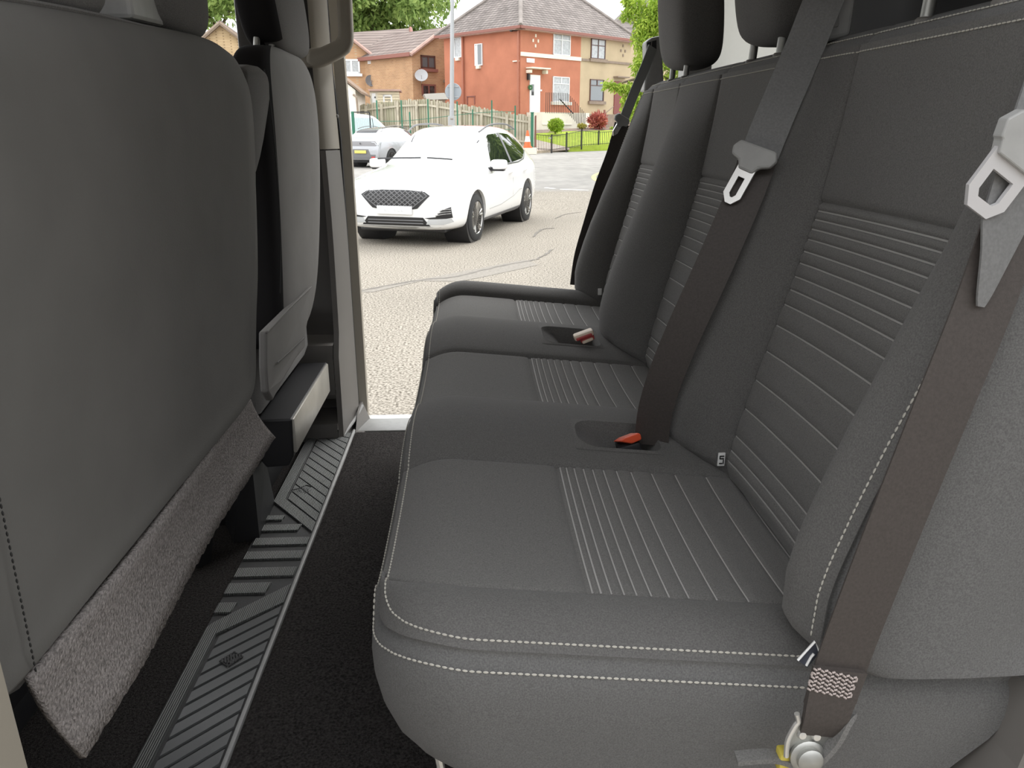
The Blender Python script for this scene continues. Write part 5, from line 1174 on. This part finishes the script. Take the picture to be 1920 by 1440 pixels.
tree('large leafy green tree rising behind the brown tiled roofs', 690, -60, 74., 150, 135, 26000, .55, LB, 90, 2.0)
tree('green tree seen through the driver window above the yellow gable', 400, -40, 78., 130, 130, 16000, .6, LB, 60, 2.4)
bl = [(PY(px_, py_, Y), np.array((r/FPX*Y,)*3), wt) for px_, py_, Y, r, wt in ((1190, 8, 26, 20, 1), (1215, 40, 26, 26, 2), (1205, 70, 26, 22, 1.6), (1222, 100, 26, 22, 1.8), (1200, 125, 26, 16, 1), (1215, 160, 26, 20, 1.6), (1200, 195, 26, 16, 1), (1180, 165, 26, 11, .6), (1165, 165, 26, 10, .5), (1150, 160, 26, 8, .35), (1137, 158, 26, 7, .25), (1175, 185, 26, 10, .5), (1172, 205, 26, 8, .3), (1180, 25, 26, 12, .5), (1168, 30, 26, 6, .12), (1225, 210, 26, 14, .8), (1176, 0, 26, 10, .4), (1186, 215, 26, 10, .4), (1230, 20, 26, 25, 1.5))]
c = PY(1260, 60, 26.5)
et = empty('tree', gp(c.x, 26.5), 'lime green tree with drooping leaves beside the far headrest', 'tree')
leaves('foliage', bl + clusters(c, (1.6, 1.2, 2.2), 25, .5), 16000, .14, LY, et, .35, .6)
trunk(et, gp(c.x+.6, 26.5), (c.x+.3, 26.5, c.z+1), .16, [((c.x+.5, 26.5, PY(1225, 150, 26).z), PY(1150, 160, 26)), ((c.x+.4, 26.5, PY(1225, 60, 26).z), PY(1190, 10, 26)), ((c.x+.4, 26.5, PY(1225, 110, 26).z), PY(1200, 80, 26))])
def shrub(label, px_, py_, Y, r, n, size, lm, asp=.45, zs_=.8):
    c = PY(px_, py_, Y); rr = r/FPX*Y; e = empty('shrub', (c.x, c.y, c.z-rr*zs_), label, 'shrub'); leaves('foliage', [(c, np.array((rr, rr, rr*zs_)), 1)], n, size, lm, e, asp, -.3)
    m = MB()
    for k in range(4): m.tube([(c.x+random.uniform(-.05,.05), c.y, c.z-rr*zs_-.08), (c.x+random.uniform(-.3,.3)*rr, c.y+random.uniform(-.3,.3)*rr, c.z)], [.02, .008], 5)
    m.build('stems', BARK, e)
shrub('round lime green bush in front of the white steps', 1042, 236, 40.2, 13.5, 2600, .12, LBU); shrub('red leaved shrub in the bed of the beige house', 1121, 228, 42.2, 15, 900, .28, LR, .22); shrub('small golden plant between the bush and the red shrub', 1091, 237, 42.0, 8, 500, .10, LYG, .45, .5)
shrub('small green plant at the right end of the soil bed', 1150, 245, 42.3, 7, 350, .12, LBU)
# roof of a further house behind the lime tree
fq = PY(1160, 48, 70.); hz = empty('house', gp(fq.x+6, 70.), 'grey roofed house far off behind the lime tree', 'house')
m = MB(); m.prism([(fq.x-.5, 70, .5), (fq.x+12, 70, .5), (fq.x+12, 70, fq.z-.4), (fq.x-.5, 70, fq.z-.4)], (0, 8, 0)); m.build('wall', BEIR, hz, False)
m = MB(); m.add([(fq.x-1, 69.5, fq.z-.5), (fq.x+13, 69.5, fq.z-.5), (fq.x+9, 74, fq.z+3.5), (fq.x+3, 74, fq.z+3.5), (fq.x-1, 78.5, fq.z-.5), (fq.x+13, 78.5, fq.z-.5)], [(0,1,2,3), (0,3,4), (1,5,2), (3,2,5,4)]); m.build('roof', SLATE, hz, False)
# traffic cone
cn = PY(989, 277, 35.2); ce = empty('traffic_cone', cn, 'orange and white traffic cone by the end of the fence', 'cone'); CO = mat('cone_orange', (.75,.16,.05), .5)
m = MB(); m.box(cn.x-.2, cn.x+.2, cn.y-.2, cn.y+.2, cn.z, cn.z+.05, .01); m.build('base', CO, ce)
m = MB(); m.lathe([(.16, .05), (.125, .25)], cn, (0,0,1), 18); m.build('cone_body', CO, ce)
m = MB(); m.lathe([(.125, .25), (.085, .48)], cn, (0,0,1), 18); m.build('white_sleeve', WFR, ce)
m = MB(); m.lathe([(.085, .48), (.04, .72), (.03, .72), (0, .70)], cn, (0,0,1), 18); m.build('cone_tip', CO, ce)
m = MB(); q = PY(991, 279, 35.2); gz = float(ground(q.x, 35.2)); m.box(q.x-.35, q.x+.35, 35.0, 35.5, gz, max(cn.z, gz+.05)); tag(m.build('concrete_block', CRM, None, False), 'pale concrete block under the traffic cone', 'block')

# ==================================================================  VEHICLES
CARW = mat('white_car_paint', (.86,.86,.855), .18, coat=1.); CARG = mat('silver_grey_paint', (.42,.43,.45), .25, metal=.3, coat=1.); VANW = mat('white_van_body', (.82,.83,.83), .25, coat=.6)
CGLS = mat('car_glass', (.012,.016,.014), .03, spec=.6, coat=.4); WSCR = mat('sky_reflecting_windscreen', (.93,.94,.95), .06, metal=1.); PGLS = mat('pale_car_glass', (.42,.45,.48), .06, metal=.8)
TYRE = mat('tyre_rubber', (.03,.03,.03), .85, bump=(60,.3,.004)); RIM = mat('dark_alloy', (.13,.125,.12), .32, metal=.8); RIMB = mat('bright_alloy', (.5,.49,.47), .3, metal=.9); BLK = mat('gloss_black_trim', (.02,.02,.022), .3); GREYT = mat('grey_cladding', (.16,.16,.165), .6)
LENS = mat('lamp_lens', (.62,.65,.68), .1, metal=.4, coat=1.); REDL = mat('red_reflector', (.55,.05,.05), .3); PLW = mat('white_plate', (.85,.85,.84), .5); PLY = mat('yellow_plate', (.75,.62,.15), .5); PLG = mat('smudged_print', (.62,.63,.64), .6)
def car_shell(name, st, mt, parent, wheels, arch_r, lv=2):
    # st: (x, zbot, zshoulder, ztop, half width, half width at top)
    V = []; F = []; n = 21
    for x, zb_, zs_, zt_, w_, wt in st:
        h = [(0, zb_), (.72*w_, zb_), (.93*w_, zb_+.04), (.985*w_, zb_+.16), (1.0*w_, (zb_*.45+zs_*.55)), (.985*w_, zs_-.03), (.945*w_, zs_+.03), ((.945*w_+wt)/2+.012, (zs_+.03+zt_-.06)/2), (wt, zt_-.065), (wt*.82, zt_-.012), (0, zt_)]
        full = [(y, z) for y, z in h] + [(-y, z) for y, z in h[-2:0:-1]]
        n = len(full); V += [(x, y, z) for y, z in full]
    for i in range(len(st)-1):
        for k in range(n): F.append((i*n+k, i*n+(k+1)%n, (i+1)*n+(k+1)%n, (i+1)*n+k))
    F.append(tuple(range(n))[::-1]); F.append(tuple((len(st)-1)*n+k for k in range(n)))
    tmp = mk('tmp_shell', V, F, mt, None); tmp.location = (0,0,0); tmp.data.transform(Matrix.Translation(ORG[tmp.name])); fixn(tmp); subsurf(tmp, lv)
    cut = []
    for (wx, wy, wz) in wheels:
        m = MB(); s_ = 1 if wy > 0 else -1; m.lathe([(arch_r, -.34), (arch_r, .34)], (wx, wy+.05*s_, wz), (0, s_, 0), 36); c = mk('tmp_cut', m.V, m.F, BLK, None); c.location = (0,0,0); c.data.transform(Matrix.Translation(ORG[c.name])); fixn(c); cut.append(c)
        b_ = tmp.modifiers.new('b', 'BOOLEAN'); b_.operation = 'DIFFERENCE'; b_.object = c; b_.solver = 'EXACT'
    dg = bpy.context.evaluated_depsgraph_get(); dg.update(); me = bpy.data.meshes.new_from_object(tmp.evaluated_get(dg), depsgraph=dg)
    me.materials.clear(); me.materials.append(mt)
    me.polygons.foreach_set('use_smooth', [True]*len(me.polygons)); me.set_sharp_from_angle(angle=math.radians(38))
    for o in cut+[tmp]: bpy.data.objects.remove(o)
    o = bpy.data.objects.new(name, me); COL.objects.link(o); o.parent = parent; ORG[o.name] = Vector((0,0,0))
    bm = bmesh.new(); bm.from_mesh(me); bvh = BVHTree.FromBMesh(bm); bm.free()
    return o, bvh
def patch(name, bvh, poly, axis, mt, parent, off=.006, cuts=4, label=None):
    # poly in the plane across axis; axis '+y','-y' (poly = x,z), '+x','-x' (poly = y,z)
    bm = bmesh.new(); s_ = 1 if axis[0] == '+' else -1
    mkp = (lambda a, b: Vector((a, 4*s_, b))) if axis[1] == 'y' else (lambda a, b: Vector((6*s_, a, b)))
    vs_ = [bm.verts.new(mkp(a, b)) for a, b in poly]; bm.faces.new(vs_)
    bmesh.ops.triangulate(bm, faces=bm.faces[:]); 
    for _ in range(2): bmesh.ops.subdivide_edges(bm, edges=[e for e in bm.edges if e.calc_length() > .07], cuts=2, use_grid_fill=True)
    bmesh.ops.triangulate(bm, faces=bm.faces[:])
    d = Vector((0, -s_, 0)) if axis[1] == 'y' else Vector((-s_, 0, 0)); bad = []
    for v in bm.verts:
        hit, nn, _, _ = bvh.ray_cast(v.co, d)
        if hit is None: bad.append(v)
        else: v.co = hit - d*off
    bmesh.ops.delete(bm, geom=bad, context='VERTS')
    V = [tuple(v.co) for v in bm.verts]; bm.verts.index_update(); F = [[v.index for v in f.verts] for f in bm.faces]; bm.free()
    o = mk(name, V, F, mt, parent, True, label); fixn(o); return o
def surf_tube(name, bvh, pts, axis, r, mt, parent, off=.004, n=6):
    s_ = 1 if axis[0] == '+' else -1; P_ = []
    for a, b in pts:
        o_ = Vector((a, 4*s_, b)) if axis[1] == 'y' else Vector((6*s_, a, b)); d = Vector((0, -s_, 0)) if axis[1] == 'y' else Vector((-s_, 0, 0)); h, nn, _, _ = bvh.ray_cast(o_, d)
        if h is not None: P_.append(h-d*off)
    m = MB(); m.tube(P_, r, n); return m.build(name, mt, parent)
def wheel(parent, p, s_, r, wdt, rim, spokes=5, caliper=None):
    c = Vector(p); ax = Vector((0, s_, 0))
    m = MB(); m.lathe([(r*.66, -wdt/2), (r*.90, -wdt/2), (r*.985, -wdt*.40), (r, -wdt*.2), (r, wdt*.2), (r*.985, wdt*.40), (r*.90, wdt/2), (r*.72, wdt*.52), (r*.68, wdt*.46)], c, ax, 36); t_ = m.build('tyre', TYRE, parent)
    m = MB(); m.lathe([(r*.69, wdt*.46), (r*.68, wdt*.50), (r*.65, wdt*.46), (r*.63, 0), (r*.63, -wdt*.4)], c, ax, 36); w_ = m.build('rim', rim, t_)
    m = MB(); m.lathe([(r*.60, -.02), (r*.60, .0), (0, .0)], c, ax, 24); m.build('brake_disc', RIM, w_)
    for k in range(spokes):
        for dq in (-.16, .16):
            q = 2*math.pi*k/spokes+.3; a = Vector((math.cos(q), 0, math.sin(q))); b = Vector((math.cos(q+dq), 0, math.sin(q+dq)))
            m = MB(); m.tube([c+ax*wdt*.36+a*r*.10, c+ax*wdt*.40+(a+b)*.5*r*.38, c+ax*wdt*.47+b*r*.66], [r*.055, r*.045, r*.05], 6); m.build('spoke', rim, w_)
    m = MB(); m.lathe([(r*.14, wdt*.28), (r*.13, wdt*.40), (0, wdt*.42)], c, ax, 16); m.build('hub_cap', rim, w_)
    if caliper: m = MB(); m.obox(c+ax*.03+Vector((r*.36, 0, r*.26)), (-.5,0,.8), (0,1,0), (.8,0,.5), .10, .05, .045, .015); m.build('brake_caliper', caliper, w_)

# ---- white hatchback SUV passing the doorway
fwd = Vector((-.33, -.944, 0)).normalized(); rz = math.atan2(fwd.y, fwd.x)
car = empty('car', (-.345, 13.19, 0), 'white crossover car driving past the open door, nose toward the van', 'car', None, rz)
WB = 1.39; WZ = .345
st = [(2.27, .36, .58, .66, .52, .40), (2.245, .27, .64, .77, .70, .55), (2.17, .235, .72, .875, .82, .64), (2.02, .215, .79, .945, .89, .70), (1.75, .205, .86, .995, .925, .74), (1.39, .20, .92, 1.045, .935, .76), (1.05, .20, .955, 1.09, .93, .74), (.88, .20, .97, 1.135, .93, .715), (.45, .20, .985, 1.42, .93, .655), (.15, .20, .995, 1.585, .93, .63), (-.10, .20, 1.0, 1.635, .93, .625), (-.55, .20, 1.01, 1.655, .93, .62), (-1.05, .20, 1.02, 1.64, .93, .605), (-1.55, .21, 1.03, 1.585, .925, .58), (-1.90, .24, 1.03, 1.50, .91, .56), (-2.08, .27, 1.0, 1.30, .885, .60), (-2.20, .30, .92, 1.08, .85, .66), (-2.27, .36, .80, .92, .80, .66), (-2.30, .42, .70, .80, .74, .60)]
wh = [(WB, .80, WZ), (WB, -.80, WZ), (-WB, .80, WZ), (-WB, -.80, WZ)]
body, bv_ = car_shell('body', st, CARW, car, wh, .405)
for (x, y, z) in wh: wheel(car, (x, y, z), 1 if y > 0 else -1, .345, .23, RIMB, 5, REDL if x > 0 else None)
m = MB()
for (x, y, z) in wh: s_ = 1 if y > 0 else -1; m.lathe([(.40, -.25), (.40, .06), (.405, .06), (.405, -.25)], (x, y, z), (0, s_, 0), 30)
for (x, y, z) in wh:
    s_ = 1 if y > 0 else -1; m = MB(); m.lathe([(.0, -.28), (.402, -.28), (.402, .085)], (x, y, z), (0, s_, 0), 30); m.build('wheel_arch_liner', BLK, car)
for s_ in ('+y', '-y'):
    patch('side_window', bv_, [(.52, 1.05), (.16, 1.46), (.05, 1.50), (-.42, 1.525), (-.44, 1.06), (.30, 1.045)], s_, CGLS, car)
    patch('side_window', bv_, [(-.52, 1.06), (-.50, 1.525), (-1.02, 1.505), (-1.42, 1.42), (-1.66, 1.29), (-1.62, 1.22), (-1.25, 1.10)], s_, CGLS, car)
    surf_tube('window_trim', bv_, [(.60, 1.03), (-.2, 1.04), (-.9, 1.05), (-1.3, 1.09), (-1.66, 1.22)], s_, .009, BLK, car)
    patch('pillar_trim', bv_, [(-.43, 1.06), (-.41, 1.525), (-.51, 1.525), (-.53, 1.06)], s_, GREYT, car, .009)
    patch('lower_sill', bv_, [(.98, .215), (.98, .30), (-.98, .32), (-.98, .235)], s_, GREYT, car, .004)
    surf_tube('door_crease', bv_, [(.8, .42), (.2, .44), (-.5, .52), (-.85, .60), (-.98, .60)], s_, .006, LGREY, car, -.001)
    for hx in (-.30, -1.20): surf_tube('door_handle', bv_, [(hx+.09, .90), (hx, .905), (hx-.09, .91)], s_, .016, CARW, car, .012)
    surf_tube('door_gap', bv_, [(-.47, 1.02), (-.46, .8), (-.45, .55), (-.44, .34)], s_, .003, GREYT, car, -.0005)
    m = MB(); sy = 1 if s_ == '+y' else -1; m.tube(spline([(.35, sy*.60, 1.54), (.0, sy*.635, 1.635), (-.5, sy*.635, 1.665), (-1.1, sy*.62, 1.655), (-1.6, sy*.60, 1.58)], 5), .014, 7); m.build('roof_rail', GREYT, car)
    mc = Vector((.64, sy*1.02, 1.07)); mi = shaped_box('door_mirror', mc, (.075, .125, .075), CARW, car, .03, 2); m = MB(); m.obox(mc+Vector((.0, -sy*.02, -.075)), (1,0,0), (0,1,0), (0,0,1), .06, .11, .022, .02); m.build('mirror_base', BLK, mi); m = MB(); m.obox(mc+Vector((.03, -sy*.14, -.06)), (1,0,0), (0,1,.2), (0,0,1), .04, .06, .02, .01); m.build('mirror_arm', BLK, mi)
patch('windscreen', bv_, [(-.70, 1.13), (-.35, 1.15), (.35, 1.15), (.70, 1.13), (.57, 1.53), (.30, 1.565), (-.30, 1.565), (-.57, 1.53)], '+x', WSCR, car, .004)
patch('grille', bv_, [(-.44, .765), (-.52, .715), (-.34, .54), (-.22, .52), (.22, .52), (.34, .54), (.52, .715), (.44, .765), (.2, .785), (-.2, .785)], '+x', BLK, car, .006)
for i in range(-7, 8):
    for sg_ in (1, -1):
        y0 = i*.08; pts = []
        for k in range(9):
            z = .535+.24*k/8; y = y0+sg_*(z-.65)*1.35; lim = np.interp(z, [.52, .54, .715, .765], [.22, .33, .50, .42])
            if abs(y) < lim-.01: pts.append((y, z))
        if len(pts) > 2: surf_tube('grille_bar', bv_, pts, '+x', .0075, GREYT, car, .010, 5)
patch('lower_intake', bv_, [(-.52, .30), (-.42, .42), (.42, .42), (.52, .30)], '+x', BLK, car, .006)
for z_ in (.335, .375): surf_tube('intake_slat', bv_, [(-.42, z_), (0, z_), (.42, z_)], '+x', .008, GREYT, car, .008)
for sy in (1, -1):
    patch('corner_vent', bv_, [(sy*.44, .415), (sy*.60, .43), (sy*.70, .53), (sy*.80, .565), (sy*.815, .42), (sy*.60, .385)], '+x', BLK, car, .006)
    for k in range(3): surf_tube('vent_fin', bv_, [(sy*(.60+.03*k), .45+.03*k), (sy*.70, .47+.03*k), (sy*.80, .478+.03*k)], '+x', .006, LGREY, car, .009)
    patch('fog_panel', bv_, [(sy*.46, .325), (sy*.50, .40), (sy*.80, .41), (sy*.82, .36), (sy*.70, .325)], '+x', LENS, car, .007)
    patch('headlamp', bv_, [(sy*.50, .725), (sy*.66, .735), (sy*.80, .79), (sy*.76, .80), (sy*.60, .775), (sy*.50, .755)], '+x', LENS, car, .005)
    m = MB(); m.tube(spline([(.935, sy*.62-.25, 1.148), (.93, sy*.40-.2, 1.158), (.915, sy*.05-.1, 1.168)], 6), .012, 5); m.build('wiper', BLK, car)
m = MB(); m.box(2.275, 2.295, -.265, .265, .455, .57, .006); np_ = m.build('number_plate', PLW, car)
m = MB()
for i, (a, hgt) in enumerate(((-.13, .025), (-.085, .032), (.02, .025), (.07, .032), (.12, .028))): m.box(2.2952, 2.2965, a-.017, a+.017, .51-hgt/2, .51-hgt/2+.007); m.box(2.2952, 2.2965, a-.017, a-.008, .50, .53)
m.build('plate_print', PLG, np_, False)
patch('front_splitter', bv_, [(-.70, .245), (.70, .245), (.66, .29), (-.66, .29)], '+x', LGREY, car, .004)
m = MB(); m.box(-2.0, 2.05, -.66, .66, .19, .24, .02); m.build('underbody', BLK, car)

# ---- silver-grey parked car seen from behind
pc_ = PG(668, 302); fw2 = Vector((math.sin(math.radians(27)), math.cos(math.radians(27)), 0)); rz2 = math.atan2(fw2.y, fw2.x)
rc = PY(677, 262, 32.0); g2 = float(ground(-4.3, 33.5))
o2 = Vector((rc.x, rc.y, 0)) + fw2*2.15
pk = empty('car', (o2.x, o2.y, g2), 'parked silver-grey car with yellow rear plate behind the white car', 'car', None, rz2)
st2 = [(2.15, .35, .60, .70, .60, .45), (2.05, .25, .75, .90, .80, .62), (1.6, .22, .9, 1.02, .90, .72), (1.0, .2, .98, 1.10, .92, .72), (.35, .2, 1.0, 1.45, .92, .63), (0, .2, 1.0, 1.54, .92, .61), (-.6, .2, 1.01, 1.55, .92, .60), (-1.2, .2, 1.03, 1.51, .92, .58), (-1.70, .22, 1.04, 1.43, .91, .55), (-1.95, .25, 1.03, 1.24, .90, .60), (-2.08, .28, .98, 1.10, .885, .66), (-2.17, .30, .88, 1.00, .86, .70), (-2.21, .34, .75, .86, .82, .68), (-2.22, .40, .62, .70, .78, .66)]
wh2 = [(1.35, .79, .34), (1.35, -.79, .34), (-1.38, .79, .34), (-1.38, -.79, .34)]
_, bv2 = car_shell('body', st2, CARG, pk, wh2, .40)
for (x, y, z) in wh2: wheel(pk, (x, y, z), 1 if y > 0 else -1, .345, .22, RIM)
for (x, y, z) in wh2: s_ = 1 if y > 0 else -1; m = MB(); m.lathe([(.0, -.28), (.398, -.28), (.398, .08)], (x, y, z), (0, s_, 0), 26); m.build('wheel_arch_liner', BLK, pk)
patch('rear_window', bv2, [(-.62, 1.12), (.62, 1.12), (.54, 1.38), (-.54, 1.38)], '-x', PGLS, pk)
patch('rear_spoiler', bv2, [(-.58, 1.34), (.58, 1.34), (.54, 1.44), (-.54, 1.44)], '-x', BLK, pk, .03)
patch('rear_light_panel', bv2, [(-.82, .82), (.82, .82), (.84, 1.0), (-.84, 1.0)], '-x', mat('light_bar_grey', (.20,.195,.20), .3, coat=.5), pk)
for sy in (1, -1):
    surf_tube('rear_lamp', bv2, [(sy*.50, .96), (sy*.64, .95), (sy*.74, .86)], '-x', .014, LENS, pk, .012); surf_tube('rear_lamp', bv2, [(sy*.68, .98), (sy*.76, .92), (sy*.80, .86)], '-x', .016, LENS, pk, .012)
    patch('rear_reflector', bv2, [(sy*.50, .36), (sy*.66, .37), (sy*.66, .43), (sy*.50, .43)], '-x', REDL, pk, .02)
    patch('side_window', bv2, [(.70, 1.07), (.30, 1.36), (-.15, 1.46), (-.55, 1.47), (-.55, 1.05)] , '+y' if sy > 0 else '-y', PGLS, pk); patch('side_window', bv2, [(-.62, 1.06), (-.62, 1.46), (-1.15, 1.43), (-1.58, 1.26), (-1.35, 1.10)], '+y' if sy > 0 else '-y', PGLS, pk)
    m = MB(); m.tube(spline([(.3, sy*.6, 1.48), (-.3, sy*.6, 1.565), (-1.0, sy*.585, 1.55), (-1.5, sy*.57, 1.47)], 4), .016, 6); m.build('roof_rail', GREYT, pk)
m = MB(); 
for a, b in (((0,.035),(.02,0)), ((.02,0),(0,-.035)), ((0,-.035),(-.02,0)), ((-.02,0),(0,.035))): m.tube([(-2.235, a[0], .915+a[1]), (-2.235, b[0], .915+b[1])], .008, 5)
m.build('rear_badge', BLK, pk)
patch('plate_recess', bv2, [(-.45, .50), (.45, .50), (.36, .70), (-.36, .70)], '-x', GREYT, pk, .004)
m = MB(); m.box(-2.262, -2.245, -.27, .27, .545, .66, .005); m.build('number_plate', PLY, pk)
patch('rear_bumper', bv2, [(-.80, .34), (.80, .34), (.84, .50), (-.84, .50)], '-x', GREYT, pk, .008)
m = MB(); m.box(-1.9, 1.9, -.66, .66, .18, .24, .02); m.build('underbody', BLK, pk)

# ---- white van parked behind
vc = PY(684, 225, 38.); fw3 = Vector((.93, .36, 0)).normalized(); g3 = float(ground(vc.x, 38.))
vn = empty('van', (vc.x-.45, 38.2, g3), 'white van with green-tinted side glass parked beside the mesh gate', 'van', None, math.atan2(fw3.y, fw3.x))
st3 = [(2.2, .4, .7, .85, .70, .55), (2.1, .3, .95, 1.10, .85, .65), (1.7, .28, 1.1, 1.25, .92, .72), (1.35, .27, 1.2, 1.42, .93, .72), (.85, .27, 1.25, 1.95, .93, .68), (.55, .27, 1.25, 2.07, .93, .70), (-.2, .27, 1.25, 2.12, .93, .74), (-1.5, .27, 1.25, 2.12, .93, .76), (-2.3, .27, 1.25, 2.10, .93, .76), (-2.4, .35, 1.2, 2.0, .90, .74)]
wh3 = [(1.45, .8, .34), (1.45, -.8, .34), (-1.4, .8, .34), (-1.4, -.8, .34)]
_, bv3 = car_shell('body', st3, VANW, vn, wh3, .40)
for (x, y, z) in wh3: wheel(vn, (x, y, z), 1 if y > 0 else -1, .34, .22, GREYT)
VGL = mat('green_tinted_glass', (.40,.50,.50), .08, metal=.6)
for s_ in ('+y', '-y'):
    patch('side_window', bv3, [(1.22, 1.36), (.80, 1.86), (.55, 1.90), (-.30, 1.92), (-.30, 1.34)], s_, VGL, vn); surf_tube('window_post', bv3, [(.62, 1.34), (.60, 1.90)], s_, .022, BLK, vn)
patch('windscreen', bv3, [(-.68, 1.45), (.68, 1.45), (.62, 1.92), (-.62, 1.92)], '+x', WSCR, vn)

# ---- light-blocking brick wall added on the photographer's side of the street (outside the view; it shades the near doorway)
m = MB(); m.box(-16, 16, -9.0, -8.0, 0, 5.4); struct(m.build('wall_light_blocker', wallmat('blocker_brick', (.22,.215,.21), (.19,.185,.185), (.22,.22,.22), uu=Vector((1,0,0)), vv=Vector((0,0,0))), None, False))
for k, (x, y, h) in enumerate(((9.3, 25.0, 11.), (12.0, 30.0, 12.), (14.0, 25.0, 10.5), (17.0, 20.5, 12.0))):
    e = empty('tree', gp(x, y), ['leafy street tree mirrored in the side windows of the white car', 'taller leafy street tree mirrored in the rear side window of the white car', 'leafy street tree far right, mirrored in the front side window of the white car', 'tallest leafy street tree far right, mirrored in the white car glass'][k], 'tree')
    leaves('foliage', clusters((x, y, h*.55), (1.7, 1.7, h*.42), 60, .9), 11000, .4, LB, e, .5, .2); trunk(e, gp(x, y), (x, y, h*.7), .2)
